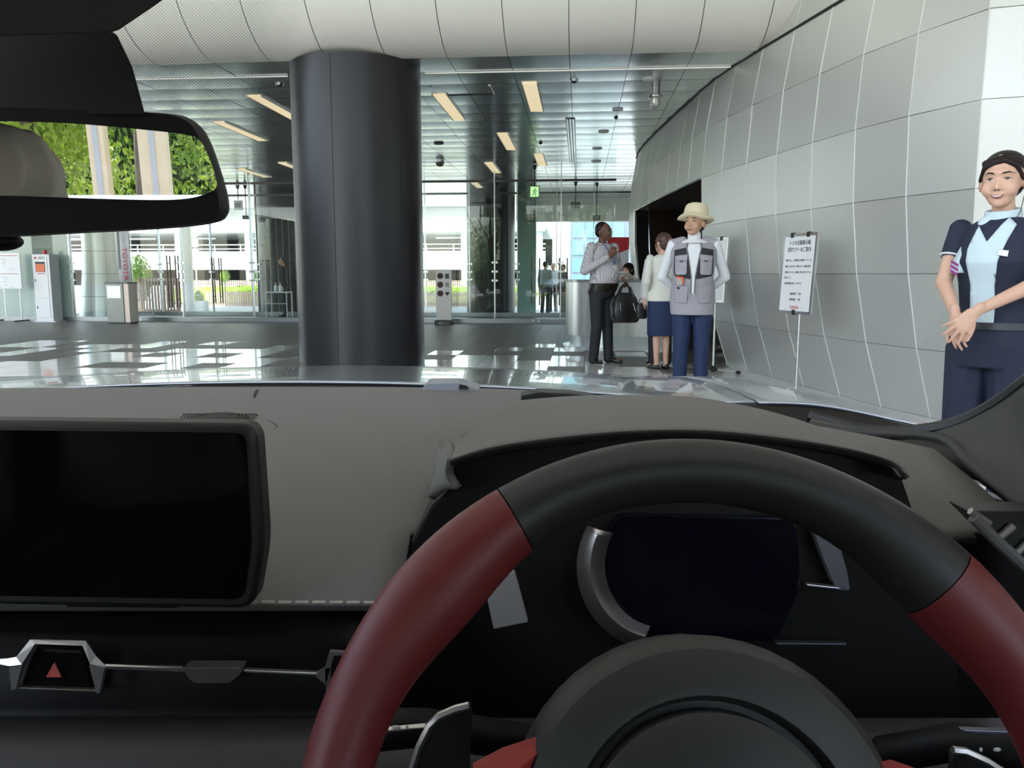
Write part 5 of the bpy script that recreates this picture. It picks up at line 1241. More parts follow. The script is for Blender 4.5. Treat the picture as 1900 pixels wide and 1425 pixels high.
def person(label, loc, rz, H=1.70, skin=None, hyaw=0.0, hpitch=0.0, vox=0.008, arms=None, legs=None, build=1.0, female=False, top=None, top_name='shirt', sleeve='long',
           bottom='trousers', bottom_m=None, shoe_m=None, hair='short', hair_m=None, hands=None, belly=0.0, cuff=0.012, hands_on=True, group=None, tail=None, headfwd=0.0, hsc=1.0, leg=1.0, shirt_z=0.84, sl=0.62, folds=0):
    s = H/1.70; root = empty('person', loc, rz, label=label, cat='person', group=group)
    sw = (0.165 if female else 0.185)*build; S = s
    sh = {1: Vector((sw, 0.01, 1.395))*s, -1: Vector((-sw, 0.01, 1.395))*s}
    A = arms or {}
    el = {k: Vector(A.get('el', {}).get(k, (k*0.235*build, 0.03, 1.11)))*s for k in (1, -1)}
    wr = {k: Vector(A.get('wr', {}).get(k, (k*0.245*build, -0.03, 0.86)))*s for k in (1, -1)}
    L_ = legs or {}
    hp = {k: Vector((k*0.088*build, 0.01, 0.86))*s for k in (1, -1)}
    kn = {k: Vector(L_.get('kn', {}).get(k, (k*0.095, 0.0, 0.47)))*s for k in (1, -1)}
    an = {k: Vector(L_.get('an', {}).get(k, (k*0.10, 0.03, 0.085)))*s for k in (1, -1)}
    tor = [(0.80, 0.140, 0.105, 0, 0.012), (0.88, 0.172, 0.122, 0, 0.015), (0.97, 0.165, 0.116 + belly*0.5, 0, 0.010 - belly*0.5), (1.06, 0.150, 0.108 + belly, 0, 0.004 - belly*0.8),
           (1.16, 0.155, 0.112 + belly*0.7, 0, 0.0 - belly*0.5), (1.27, 0.172, 0.122, 0, -0.002), (1.35, 0.175, 0.112, 0, 0.004), (1.41, 0.140, 0.085, 0, 0.012), (1.445, 0.075, 0.062, 0, 0.016), (1.465, 0.055, 0.055, 0, 0.016)]
    if female: tor = [(0.80, 0.150, 0.112, 0, 0.015), (0.88, 0.172, 0.125, 0, 0.018), (0.97, 0.155, 0.108, 0, 0.010), (1.06, 0.128, 0.092, 0, 0.004), (1.16, 0.135, 0.100, 0, -0.004), (1.25, 0.150, 0.122, 0, -0.016), (1.33, 0.152, 0.105, 0, 0.0), (1.40, 0.125, 0.078, 0, 0.012), (1.435, 0.065, 0.055, 0, 0.016), (1.46, 0.048, 0.048, 0, 0.016)]
    def tl(inf, z0=0, z1=9, k=build): return [(z*s, (a*k + inf)*s, (b*k + inf)*s, cx, cy*s) for (z, a, b, cx, cy) in tor if z0 <= z <= z1]
    HC = Vector((0, -0.012 - headfwd, 1.582 + (hsc - 1)*0.09))*s
    HM = Matrix.Translation(HC) @ Matrix.Rotation(hyaw, 4, 'Z') @ Matrix.Rotation(hpitch, 4, 'X')
    fr_ = 0.88 if female else 1.0
    body = MB(); head_blob(body, HM, s*hsc, female)
    body.cap(HC + Vector((0, 0.022, -0.065))*s, 0.052*s*fr_, Vector((0, 0.022, 1.42))*s, 0.057*s*fr_)
    body.loft(tl(-0.008), 20)
    for k in (1, -1):
        body.cap(sh[k], 0.050*s*fr_, el[k], 0.040*s*fr_); body.cap(el[k], 0.041*s*fr_, wr[k], 0.025*s*fr_)
        body.cap(hp[k], 0.078*s, kn[k], 0.052*s); body.cap(kn[k], 0.052*s, kn[k].lerp(an[k], 0.35), 0.050*s); body.cap(kn[k].lerp(an[k], 0.35), 0.050*s, an[k], 0.032*s)
        fd = Vector((k*0.03, -0.14, -0.045))*s; body.cap(an[k] + Vector((0, 0.02, -0.045))*s, 0.030*s, an[k] + fd, 0.026*s)
        hd_ = (hands or {}).get(k)
        if hands_on and hd_: hand(body, wr[k], hd_[0], hd_[1], k*hd_[2] if len(hd_) > 2 else k, *(hd_[3:] if len(hd_) > 3 else ()), s=s*(0.93 if female else 1.0))
        elif hands_on: d_ = (wr[k] - el[k]).normalized(); hand(body, wr[k], d_, Vector((-k, 0.15, 0)), k, s=s)
    bo = blob(body, 'body', skin or M_skin1, root, vox, 2)
    # top
    if top:
        t = MB(); t.loft(tl(0.010, shirt_z if bottom != 'skirt' else 0.80, 1.45), 24)
        for k in (1, -1):
            t.cap(sh[k]*0.995, 0.058*s*fr_, el[k] if sleeve != 'short' else sh[k].lerp(el[k], sl), (0.052 if sleeve != 'short' else 0.056)*s*fr_)
            if sleeve == 'long': t.cap(el[k], 0.050*s*fr_, el[k].lerp(wr[k], 0.93), (0.026 + cuff)*s*fr_)
        rf = random.Random(8)
        for k in (1, -1):
            for (a_, b_) in ((sh[k], el[k]), (el[k], wr[k])):
                for i_ in range(folds):
                    ax_ = (b_ - a_).normalized(); c_ = a_.lerp(b_, (i_ + 0.5)/folds); tl_ = (ax_ + Vector((rf.uniform(-.7, .7), rf.uniform(-.7, .7), rf.uniform(-.7, .7)))).normalized(); e_ = tl_.orthogonal().normalized(); f_ = tl_.cross(e_)
                    t.tube([c_ + (e_*math.cos(q_) + f_*math.sin(q_))*0.050*s for q_ in [2*PI*j_/18 for j_ in range(18)]], 0.010*s, 6, closed=True)
        to = blob(t, top_name, top, root, vox*1.1, 2 if not folds else 1)
    else: to = None
    bm_ = bottom_m or M_navy
    if bottom == 'trousers':
        b_ = MB(); b_.loft(tl(0.014, 0.80, 1.0) , 24)
        for k in (1, -1):
            b_.cap(hp[k] + Vector((0, 0, -0.02))*s, 0.096*s*build*leg, kn[k], 0.076*s*leg); b_.cap(kn[k], 0.076*s*leg, an[k] + Vector((0, 0.005, -0.025))*s, 0.064*s*leg)
        blob(b_, 'trousers', bm_, root, vox*1.2, 2)
    elif bottom == 'skirt':
        b_ = MB(); b_.loft([(0.43*s, 0.182*s, 0.150*s, 0, 0.012*s), (0.70*s, 0.19*s, 0.15*s, 0, 0.014*s), (0.86*s, 0.188*s, 0.142*s, 0, 0.016*s), (0.95*s, 0.165*s, 0.120*s, 0, 0.012*s), (1.02*s, 0.14*s, 0.10*s, 0, 0.006*s)], 28)
        blob(b_, 'skirt', bm_, root, vox*1.2, 2)
    if shoe_m:
        for k in (1, -1):
            sm_ = MB(); a_ = an[k]
            sm_.cap(a_ + Vector((0, 0.035, -0.050))*s, 0.034*s, a_ + Vector((k*0.03, -0.13, -0.055))*s, 0.030*s); sm_.cap(a_ + Vector((k*0.02, -0.08, -0.05))*s, 0.040*s, a_ + Vector((k*0.035, -0.165, -0.062))*s, 0.022*s)
            if bottom == 'skirt': sm_.cap(a_ + Vector((0, 0.045, -0.055))*s, 0.024*s, a_ + Vector((0, 0.045, -0.072))*s, 0.013*s)
            blob(sm_, 'shoe', shoe_m, root, max(0.006, vox*0.8), 1)
    # hair
    hm = MB()
    def he(c, r): q = MB().ell(Vector(c)*s*hsc, Vector(r)*s*hsc, 20, 14); hm.add([HM @ Vector(v) for v in q.v], q.f)
    def hcp(a, ra, b, rb): q = MB().cap(Vector(a)*s*hsc, ra*s*hsc, Vector(b)*s*hsc, rb*s*hsc); hm.add([HM @ Vector(v) for v in q.v], q.f)
    if hair == 'short':
        he((0, 0.034, 0.040), (0.083, 0.088, 0.083)); he((0, 0.062, 0.0), (0.070, 0.054, 0.070))
        he((0.055, 0.018, 0.02), (0.027, 0.035, 0.045)); he((-0.055, 0.018, 0.02), (0.027, 0.035, 0.045))
    elif hair == 'swept':
        he((0, 0.030, 0.042), (0.0825, 0.094, 0.079)); he((0, 0.058, 0.0), (0.074, 0.060, 0.076))
        for k_ in (1, -1):
            hcp((0.016, -0.070, 0.078), 0.011, (k_*0.056, -0.054, 0.054), 0.011); hcp((k_*0.056, -0.054, 0.054), 0.011, (k_*0.076, -0.020, 0.004), 0.009)
            hcp((0.014, -0.052, 0.090), 0.014, (k_*0.058, -0.028, 0.070), 0.016)
        hcp((0, 0.10, -0.03), 0.022, (0.02, 0.105, -0.13), 0.020); hcp((0.02, 0.105, -0.13), 0.020, (0.03, 0.09, -0.20), 0.008)
    elif hair == 'bun':
        he((0, 0.024, 0.036), (0.088, 0.104, 0.092)); he((0, 0.060, -0.02), (0.078, 0.068, 0.085)); he((0.02, 0.11, 0.0), (0.045, 0.035, 0.05))
        for k_ in (1, -1): hcp((k_*0.076, -0.03, 0.03), 0.016, (k_*0.080, -0.01, -0.07), 0.009)
    elif hair == 'bob':
        he((0, 0.022, 0.036), (0.090, 0.104, 0.092)); he((0, 0.05, -0.04), (0.090, 0.075, 0.10))
        for k_ in (1, -1): hcp((k_*0.078, -0.03, 0.02), 0.020, (k_*0.080, -0.01, -0.10), 0.018); hcp((0, -0.075, 0.075), 0.014, (k_*0.06, -0.055, 0.05), 0.016)
    ho = blob(hm, 'hair', hair_m or M_hair, root, vox*0.9, 4) if hair else None
    return dict(root=root, body=bo, top=to, hair=ho, HM=HM, s=s, hs=s*hsc, sh=sh, el=el, wr=wr, an=an, tl=tl, HC=HC, bvh=bvh_of(bo))
def face(p, smile=False, brow_m=None, squint=0.0, glasses=False, moustache=False, res=0.004, lip=None):
    HM, s, bv, r = p['HM'], p['hs'], p['bvh'], p['root']
    hs_ = HM @ Matrix.Scale(s, 4); kw = dict(mtx=hs_, res=res/s, th=0.001)
    for k in (1, -1):
        patch(bv, oval(k*0.031, 0.004, 0.0135, 0.0056*(1 - squint), rot=-k*0.05), 'eye', M_eyew, r, off=0.0012, **kw)
        patch(bv, oval(k*0.030, 0.0045, 0.0070, 0.0058*(1 - squint)), 'iris', M_eye, r, off=0.0022, **kw)
        patch(bv, [(k*0.014, 0.008), (k*0.022, 0.0125 - 0.002*squint), (k*0.033, 0.0130 - 0.002*squint), (k*0.048, 0.006), (k*0.034, 0.0100 - 0.003*squint), (k*0.022, 0.0095 - 0.002*squint)][::k], 'eyelid_line', M_eye, r, off=0.0025, **kw)
        patch(bv, [(k*0.011, 0.024), (k*0.018, 0.031), (k*0.036, 0.034), (k*0.052, 0.025), (k*0.036, 0.0285), (k*0.018, 0.025)][::k], 'eyebrow', brow_m or M_hair, r, off=0.0022, **kw)
        patch(bv, oval(k*0.0065, -0.0375, 0.0035, 0.0018, 8), 'nostril', M_eye, r, off=0.001, **kw)
    if smile:
        patch(bv, [(-0.024, -0.053), (-0.012, -0.0545), (0, -0.0555), (0.012, -0.0545), (0.024, -0.053), (0.017, -0.0635), (0.008, -0.0685), (0, -0.070), (-0.008, -0.0685), (-0.017, -0.0635)], 'lips', lip or M_lip, r, off=0.0015, **kw)
        patch(bv, [(-0.018, -0.0560), (0, -0.0580), (0.018, -0.0560), (0.012, -0.0615), (0, -0.0635), (-0.012, -0.0615)], 'teeth', M_teeth, r, off=0.003, **kw)
    else:
        patch(bv, [(-0.025, -0.060), (-0.008, -0.055), (0, -0.057), (0.008, -0.055), (0.025, -0.060), (0.010, -0.067), (-0.010, -0.067)], 'lips', lip or M_lip, r, off=0.0015, **kw)
        patch(bv, [(-0.025, -0.0605), (0, -0.0600), (0.025, -0.0605), (0, -0.0622)], 'mouth_line', M_eye, r, off=0.003, **kw)
    if moustache: patch(bv, [(-0.026, -0.052), (-0.006, -0.043), (0.006, -0.043), (0.026, -0.052), (0.0, -0.050)], 'moustache', M_hair, r, off=0.003, **kw)
    if glasses:
        g_ = MB(); 
        for k in (1, -1):
            q = [hs_ @ Vector((k*0.031 + 0.021*math.cos(t), -0.102 + 0.010*abs(math.cos(t)), 0.003 + 0.015*math.sin(t))) for t in [2*PI*i/18 for i in range(18)]]
            g_.tube(q, 0.0014*s, 6, closed=True); g_.tube([hs_ @ Vector(v) for v in ((k*0.052, -0.092, 0.005), (k*0.076, -0.03, 0.004), (k*0.082, 0.02, 0.0))], 0.0014*s, 6)
        g_.tube([hs_ @ Vector(v) for v in ((-0.010, -0.103, 0.005), (0, -0.106, 0.008), (0.010, -0.103, 0.005))], 0.0013*s, 6)
        g_.build('glasses', M_black, r, smooth=True)
def feet_at(px, y_top, H, top_h=None):
    """ground position of a standing figure of height H whose crown shows at (px, y_top)"""
    d = ray(px, y_top); t = (H - CAMZ)/d.z; return Vector((d.x*t, d.y*t, 0))

# ---- guide at the right, navy uniform, light blue scarf
pg = feet_at(1853, 277, 1.575)
g = person('smiling woman in navy uniform with pale blue scarf and clasped hands at the right', (pg.x + 0.03, pg.y, 0), math.radians(-52), 1.56, M_skin1, hyaw=math.radians(11), hpitch=math.radians(4), vox=0.0055, female=True, hsc=1.05, leg=1.12, sl=0.42,
           top=M_navy, top_name='jacket', sleeve='short', bottom_m=M_navy, shoe_m=M_shoe, hair='swept', hair_m=M_hair,
           arms=dict(el={1: (0.185, -0.085, 1.16), -1: (-0.180, -0.080, 1.16)}, wr={1: (0.040, -0.285, 1.045), -1: (-0.045, -0.255, 1.03)}),
           hands={1: ((-0.55, -0.30, -0.72), (-0.25, 0.9, 0.1), 1, (0.12, 0.18, 0.15), 0.42), -1: ((0.25, -0.25, -0.80), (0.2, 0.95, 0.0), 1, (0.25, 0.3, 0.25), 0.12)})
face(g, smile=True, squint=0.62, res=0.003)
s = g['s']; jb = bvh_of(g['top']); rt = g['root']
M_pale = mat('pale blue cloth', (0.62, 0.74, 0.78), 0.7, var=0.03, scale=20)
patch(jb, [(-0.055*s, 1.40*s), (-0.075*s, 1.30*s), (-0.055*s, 1.15*s), (-0.058*s, 0.985*s), (0.045*s, 0.985*s), (0.040*s, 1.15*s), (0.060*s, 1.28*s), (0.085*s, 1.40*s), (0.05*s, 1.43*s), (0, 1.33*s)], 'front_panel', M_pale, rt, off=0.004, th=0.005)
patch(jb, [(0.055*s, 1.10*s), (0.13*s, 1.125*s), (0.13*s, 1.132*s), (0.055*s, 1.107*s)], 'pocket_piping', M_whitecl, rt, off=0.005, th=0.003, res=0.008)
for k in (1, -1):
    c_ = g['sh'][k].lerp(g['el'][k], 0.47); ax = (g['el'][k] - g['sh'][k]).normalized(); e_ = ax.orthogonal().normalized(); f_ = ax.cross(e_)
    MB().tube([c_ + ax*0.012 + (e_*math.cos(t) + f_*math.sin(t))*0.0440 for t in [2*PI*i/24 for i in range(24)]], 0.0045, 6, closed=True).build('sleeve_piping', M_whitecl, rt, smooth=True)
# scarf: band round the neck, knot and two tails
nk = Vector((0, 0.018, 1.445))*s
band = MB()
for dz_, rr in ((-0.022, 0.066), (-0.004, 0.063), (0.016, 0.060)):
    band.tube([nk + Vector((rr*math.cos(t)*s, (rr + 0.002)*math.sin(t)*s, dz_*s - 0.012*math.sin(t)*-1*s)) for t in [2*PI*i/28 for i in range(28)]], 0.011*s, 8, closed=True)
kn_ = nk + Vector((-0.045, -0.062, -0.035))*s
band.ell(kn_, (0.026, 0.022, 0.026))
blob(band, 'scarf', M_pale, rt, 0.006, 2)
M_plum = mat('striped plum cloth', (0.16, 0.05, 0.20), 0.6, var=0.5, scale=30)
for (pts, m_, nm, wd_) in (([kn_, kn_ + Vector((-0.035, -0.02, -0.06)), kn_ + Vector((-0.055, -0.045, -0.13)), kn_ + Vector((-0.062, -0.055, -0.19))], M_pale, 'scarf_tail', 0.026),
                           ([kn_ + Vector((0.012, -0.006, -0.01)), kn_ + Vector((0.022, -0.028, -0.05)), kn_ + Vector((0.026, -0.042, -0.10))], M_plum, 'scarf_tail', 0.020)):
    cs = catmull(pts, 12); MB().grid([[c_ + Vector((-wd_*(0.5 + 0.7*i/12), -0.004, 0)) for i, c_ in enumerate(cs)], [c_ + Vector((0, -0.012, 0)) for c_ in cs], [c_ + Vector((wd_*(0.5 + 0.5*i/12), -0.002, 0)) for i, c_ in enumerate(cs)]]).build(nm, m_, rt, smooth=True, thick=0.004, fix=False)
tip = kn_ + Vector((-0.058, -0.060, -0.15))
for k in range(3):
    MB().add([tip + Vector((-0.030, -0.003, -0.018*k)), tip + Vector((0.002, -0.013, -0.018*k - 0.016)), tip + Vector((0.002, -0.013, -0.018*k - 0.006)), tip + Vector((-0.030, -0.003, -0.018*k + 0.010))], [(0, 1, 2, 3)]).build('scarf_stripe', mat('plum stripe', (0.30, 0.04, 0.22), 0.6), rt, thick=0.002, fix=False)
patch(jb, [(0.052*s, 1.275*s), (0.088*s, 1.268*s), (0.088*s, 1.292*s), (0.052*s, 1.298*s)], 'name_badge', mat('badge', (0.85, 0.84, 0.80), 0.3), rt, off=0.012, th=0.004, res=0.008)
MB().tube([g['HM'] @ Vector((0.080, 0.01, -0.015)), nk + Vector((0.065, -0.01, 0.01)), nk + Vector((0.05, -0.075, -0.06)), nk + Vector((0.02, -0.135, -0.15)), nk + Vector((0.06, -0.135, -0.30))], 0.0016, 5).build('earpiece_wire', M_black, rt, smooth=True)
MB().ell(g['HM'] @ Vector((0.080, 0.002, -0.012)), (0.008, 0.008, 0.010)).build('earpiece', M_black, rt, smooth=True)
# belt and the radio clipped to it
MB().loft([(z, a + 0.019, b + 0.019, cx, cy) for (z, a, b, cx, cy) in [(0.965*s, 0.155*s, 0.108*s, 0, 0.010*s), (0.995*s, 0.148*s, 0.103*s, 0, 0.008*s)]], 28).build('belt', mat('belt', (0.03, 0.03, 0.035), 0.4), rt, smooth=True)
rd = MB().box(0.165, 0.225, -0.02, 0.03, 0.80, 0.91).build('radio', M_black, rt, bevel=0.006)
MB().tube([(0.19, 0.01, 0.905), (0.19, 0.01, 0.99)], 0.006, 8).build('aerial', M_black, rd); MB().box(0.17, 0.22, -0.0235, -0.02, 0.865, 0.895).build('display', mat('radio display', (0.25, 0.30, 0.24), 0.3), rd)

# ---- man in sun hat and grey fishing vest
ph = feet_at(1290, 380, 1.72)
h = person('man in cream sun hat, grey and black vest and blue trousers', (ph.x, ph.y, 0), math.radians(-12), 1.66, M_skin2, hyaw=math.radians(-24), hpitch=math.radians(-4), vox=0.008, build=1.06, belly=0.02, hsc=1.13, leg=1.08,
           top=M_whitecl, top_name='turtleneck_shirt', bottom_m=M_navy2, shoe_m=M_shoe, hair='short',
           arms=dict(el={1: (0.295, 0.10, 1.10), -1: (-0.285, 0.10, 1.10)}, wr={1: (0.10, 0.205, 0.93), -1: (-0.10, 0.215, 0.93)}),
           hands={1: ((-0.8, 0.25, -0.3), (0, -1, 0), 1), -1: ((0.8, 0.25, -0.3), (0, -1, 0), 1)})
face(h, squint=0.45, res=0.005, lip=mat('pale lips', (0.36, 0.16, 0.12), 0.5))
s = h['s']; rt = h['root']; hs_ = h['HM'] @ Matrix.Scale(h['hs'], 4)
blob(MB().cap((0, 0.014*s, 1.435*s), 0.070*s, (0, 0.006*s, 1.475*s), 0.065*s), 'collar', M_whitecl, rt, 0.007, 2)
hat = MB().lathe([(0.160, 0.000), (0.150, 0.016), (0.125, 0.034), (0.104, 0.046), (0.100, 0.070), (0.094, 0.112), (0.078, 0.132), (0.04, 0.142), (0.001, 0.144)], 36)
hv = [hs_ @ (Matrix.Rotation(math.radians(-6), 4, 'X') @ Vector((x*0.98, y*1.06 + 0.012, z + 0.022 + 0.010*math.sin(3*math.atan2(y, x))*(1 if z < 0.03 else 0)))) for x, y, z in hat.v]
hat.v = hv; hat.build('sun_hat', mat('cream canvas', (0.72, 0.62, 0.42), 0.8, var=0.05, scale=60), rt, smooth=True, thick=0.004, fix=False, subd=1)
M_vest = mat('grey melange', (0.36, 0.34, 0.37), 0.85, var=0.25, scale=90, stretch=(0.3, 0.3, 3)); M_vestk = mat('black vest cloth', (0.025, 0.025, 0.028), 0.8)
v_ = MB(); v_.loft([(z, a, b, cx, cy) for (z, a, b, cx, cy) in [(0.745*s, 0.20*s, 0.150*s, 0, 0.0)] + h['tl'](0.030, 0.84, 1.42)], 28)
for k in (1, -1): v_.cap(h['sh'][k] + Vector((-k*0.085, 0, 0.030)), 0.052*s, h['sh'][k] + Vector((-k*0.018, 0, 0.008)), 0.056*s)
vo = blob(v_, 'vest', M_vest, rt, 0.009, 2); vb_ = bvh_of(vo); Z = lambda *a: [(x*s, z*s) for x, z in a]
patch(vb_, Z((-0.048, 1.400), (-0.060, 1.36), (-0.030, 1.20), (-0.016, 1.10), (-0.014, 0.96), (0.010, 0.93), (0.016, 1.10), (0.034, 1.20), (0.064, 1.36), (0.052, 1.400)), 'shirt_front', M_whitecl, rt, off=0.003, th=0.004)
for k in (1, -1):
    patch(vb_, Z((k*0.066, 1.365), (k*0.175, 1.345), (k*0.178, 1.14), (k*0.165, 1.105), (k*0.022, 1.075), (k*0.020, 1.11), (k*0.040, 1.20))[::k], 'black_yoke', M_vestk, rt, off=0.005, th=0.004)
    patch(vb_, Z((k*0.060, 1.295), (k*0.165, 1.285), (k*0.160, 1.13), (k*0.145, 1.115), (k*0.068, 1.118), (k*0.060, 1.135))[::k], 'chest_pocket', M_vest, rt, off=0.016, th=0.016)
    patch(vb_, Z((k*0.056, 1.302), (k*0.168, 1.290), (k*0.166, 1.250), (k*0.112, 1.236), (k*0.056, 1.256))[::k], 'pocket_flap', M_vest, rt, off=0.028, th=0.008)
    patch(vb_, Z((k*0.095, 1.248), (k*0.125, 1.244), (k*0.125, 1.234), (k*0.095, 1.238))[::k], 'flap_tab', M_vestk, rt, off=0.032, th=0.004, res=0.008)
    patch(vb_, Z((k*0.064, 1.42), (k*0.072, 1.36), (k*0.040, 1.20), (k*0.024, 1.10), (k*0.022, 0.95), (k*0.014, 0.95), (k*0.014, 1.10), (k*0.030, 1.20), (k*0.060, 1.36), (k*0.056, 1.42))[::k], 'zip_tape', mat('zip grey', (0.16, 0.16, 0.17), 0.5), rt, off=0.008, th=0.003, res=0.010)
    patch(vb_, Z((k*0.045, 1.01), (k*0.165, 1.03), (k*0.160, 0.86), (k*0.05, 0.86))[::k], 'side_pocket', M_vest, rt, off=0.010, th=0.010)
patch(vb_, Z((-0.150, 1.105), (-0.085, 1.095), (-0.085, 1.025), (-0.150, 1.045)), 'orange_leaflet', mat('leaflet orange', (0.75, 0.13, 0.05), 0.5), rt, off=0.024, th=0.003)
patch(vb_, Z((-0.160, 1.090), (-0.105, 1.082), (-0.098, 1.020), (-0.150, 1.020)), 'leaflet', mat('leaflet grey', (0.45, 0.40, 0.36), 0.5, var=0.6, scale=120), rt, off=0.029, th=0.002)
patch(vb_, Z((-0.142, 1.005), (-0.122, 1.003), (-0.122, 0.985), (-0.142, 0.987)), 'clip', M_vestk, rt, off=0.020, th=0.006, res=0.008)

# ---- man with checked shirt, lanyard, bag
pm_ = feet_at(1120, 412, 1.72)
m = person('man in checked shirt and glasses with raised hand, talking at the counter', (pm_.x, pm_.y, 0), math.radians(42), 1.72, M_skin3, hyaw=math.radians(12), hpitch=math.radians(3), vox=0.008, build=1.08, belly=0.05,
           top=None, bottom_m=mat('charcoal cloth', (0.017, 0.018, 0.024), 0.7, var=0.1, scale=40), shoe_m=M_shoe, hair='short', legs=dict(an={1: (0.11, -0.02, 0.085), -1: (-0.09, 0.05, 0.085)}),
           arms=dict(el={-1: (-0.285, 0.03, 1.13), 1: (0.255, -0.02, 1.12)}, wr={-1: (-0.135, -0.225, 1.295), 1: (0.10, -0.22, 1.03)}),
           hands={-1: ((0.35, -0.25, 0.85), (0.6, 0.6, 0.0), 1, (0.6, 0.8, 0.5), 0.10), 1: ((0.05, -0.75, -0.5), (-0.5, 0, -0.8), 1, (0.9, 1.0, 0.6), 0.05)})
chk = bpy.data.materials.new('checked cotton'); chk.use_nodes = True
nt = chk.node_tree; N = nt.nodes; L = nt.links; pb = N['Principled BSDF']; pb.inputs['Roughness'].default_value = 0.8
tc = N.new('ShaderNodeTexCoord'); sp = N.new('ShaderNodeSeparateXYZ'); L.new(tc.outputs['Object'], sp.inputs[0])
acc = None
for ax in range(3):
    s1 = N.new('ShaderNodeMath'); s1.operation = 'MULTIPLY'; s1.inputs[1].default_value = 2*PI/0.017; L.new(sp.outputs[ax], s1.inputs[0])
    s2 = N.new('ShaderNodeMath'); s2.operation = 'SINE'; L.new(s1.outputs[0], s2.inputs[0])
    s3 = N.new('ShaderNodeMath'); s3.operation = 'GREATER_THAN'; s3.inputs[1].default_value = 0.55; L.new(s2.outputs[0], s3.inputs[0])
    if acc is None: acc = s3.outputs[0]
    else:
        a_ = N.new('ShaderNodeMath'); a_.operation = 'ADD'; L.new(acc, a_.inputs[0]); L.new(s3.outputs[0], a_.inputs[1]); acc = a_.outputs[0]
mr = N.new('ShaderNodeMapRange'); mr.inputs['From Max'].default_value = 2.8; L.new(acc, mr.inputs['Value'])
mx = N.new('ShaderNodeMix'); mx.data_type = 'RGBA'; mx.inputs[6].default_value = (0.72, 0.70, 0.71, 1); mx.inputs[7].default_value = (0.13, 0.07, 0.10, 1); L.new(mr.outputs[0], mx.inputs[0]); L.new(mx.outputs[2], pb.inputs['Base Color'])
s = m['s']; rt = m['root']
t = MB(); t.loft(m['tl'](0.016, 0.95, 1.45), 24)
for k in (1, -1):
    t.cap(m['sh'][k], 0.068*s, m['el'][k], 0.062*s); t.cap(m['el'][k], 0.060*s, m['el'][k].lerp(m['wr'][k], 0.88), 0.044*s)
m['top'] = blob(t, 'shirt', chk, rt, 0.009, 2); mb_ = bvh_of(m['top'])
face(m, glasses=True, moustache=True, res=0.005, lip=mat('dark lips', (0.14, 0.055, 0.05), 0.5))
col_ = MB().tube([Vector((0.070*math.cos(t_), 0.016 + 0.070*math.sin(t_), 1.44 + 0.012*math.sin(t_)))*s for t_ in [2*PI*i/24 for i in range(24)]], 0.016, 8, closed=True); col_.build('collar', mat('white collar', (0.75, 0.74, 0.74), 0.7), rt, smooth=True)
M_blue = mat('blue lanyard', (0.03, 0.08, 0.42), 0.6)
patch(mb_, [(-0.075*s, 1.44*s), (-0.062*s, 1.44*s), (-0.004*s, 1.20*s), (-0.012*s, 1.19*s)], 'lanyard', M_blue, rt, off=0.005, th=0.003, res=0.01)
patch(mb_, [(0.075*s, 1.44*s), (0.012*s, 1.19*s), (0.004*s, 1.20*s), (0.062*s, 1.44*s)], 'lanyard', M_blue, rt, off=0.005, th=0.003, res=0.01)
patch(mb_, [(-0.04*s, 1.195*s), (0.04*s, 1.195*s), (0.04*s, 1.13*s), (-0.04*s, 1.13*s)], 'pass_card', mat('pass card', (0.70, 0.67, 0.58), 0.3), rt, off=0.008, th=0.003)
MB().loft([(z, a, b, cx, cy) for (z, a, b, cx, cy) in m['tl'](0.020, 0.88, 0.97)], 28).build('belt', mat('brown belt', (0.02, 0.015, 0.012), 0.3), rt, smooth=True).scale = (1.01, 1.01, 1)
# the bag he holds and the papers in his hand
hw_ = m['root'].matrix_basis @ (m['wr'][1] + Vector((0.01, -0.06, -0.05))*s)
bag = empty('handbag', (hw_.x - 0.02, hw_.y - 0.04, hw_.z - 0.475), math.radians(15), label='large black leather handbag hanging from the man\'s hand', cat='bag')
M_bag = mat('black leather bag', (0.010, 0.010, 0.011), 0.35, bump=0.1, bscale=40)
bb = MB().loft([(0.0, 0.150, 0.075, 0, 0), (0.03, 0.175, 0.09, 0, 0), (0.16, 0.172, 0.09, 0, 0), (0.28, 0.150, 0.065, 0, 0), (0.34, 0.11, 0.030, 0, 0), (0.36, 0.09, 0.02, 0, 0)], 28, p=3.2).build('bag_body', M_bag, bag, smooth=True)
for sy in (-1, 1):
    MB().tube([(-0.09, sy*0.04, 0.30), (-0.06, sy*0.025, 0.41), (0.0, sy*0.012, 0.475), (0.06, sy*0.025, 0.41), (0.09, sy*0.04, 0.30)], 0.011, 8).build('bag_handle', M_bag, bag, smooth=True)
MB().tube([(-0.155, -0.02, 0.30), (-0.20, -0.05, 0.22), (-0.19, -0.07, 0.08), (-0.15, -0.06, 0.02)], 0.014, 8).build('bag_strap', mat('strap blue-grey', (0.045, 0.055, 0.065), 0.4), bag, smooth=True)
MB().tube([(-0.10, -0.088, 0.24), (-0.095, -0.092, 0.15)], 0.004, 6).build('zip', M_steel, bb); MB().tube([(0.07, -0.086, 0.24), (0.10, -0.088, 0.14)], 0.004, 6).build('zip', M_steel, bb)
pp_ = m['root'].matrix_basis @ (m['wr'][1] + Vector((0.0, -0.10, 0.03))*s)
pap = empty('papers', (pp_.x, pp_.y, pp_.z), math.radians(25), label='sheets of paper held above the black handbag', cat='paper')
for k in range(3): MB().box(-0.10, 0.11, -0.075, 0.075, 0.004*k, 0.004*k + 0.002).build('sheet', mat('paper', (0.72, 0.66, 0.60), 0.7), pap).rotation_euler = (0.1, 0.35 + 0.04*k, 0.1*k)

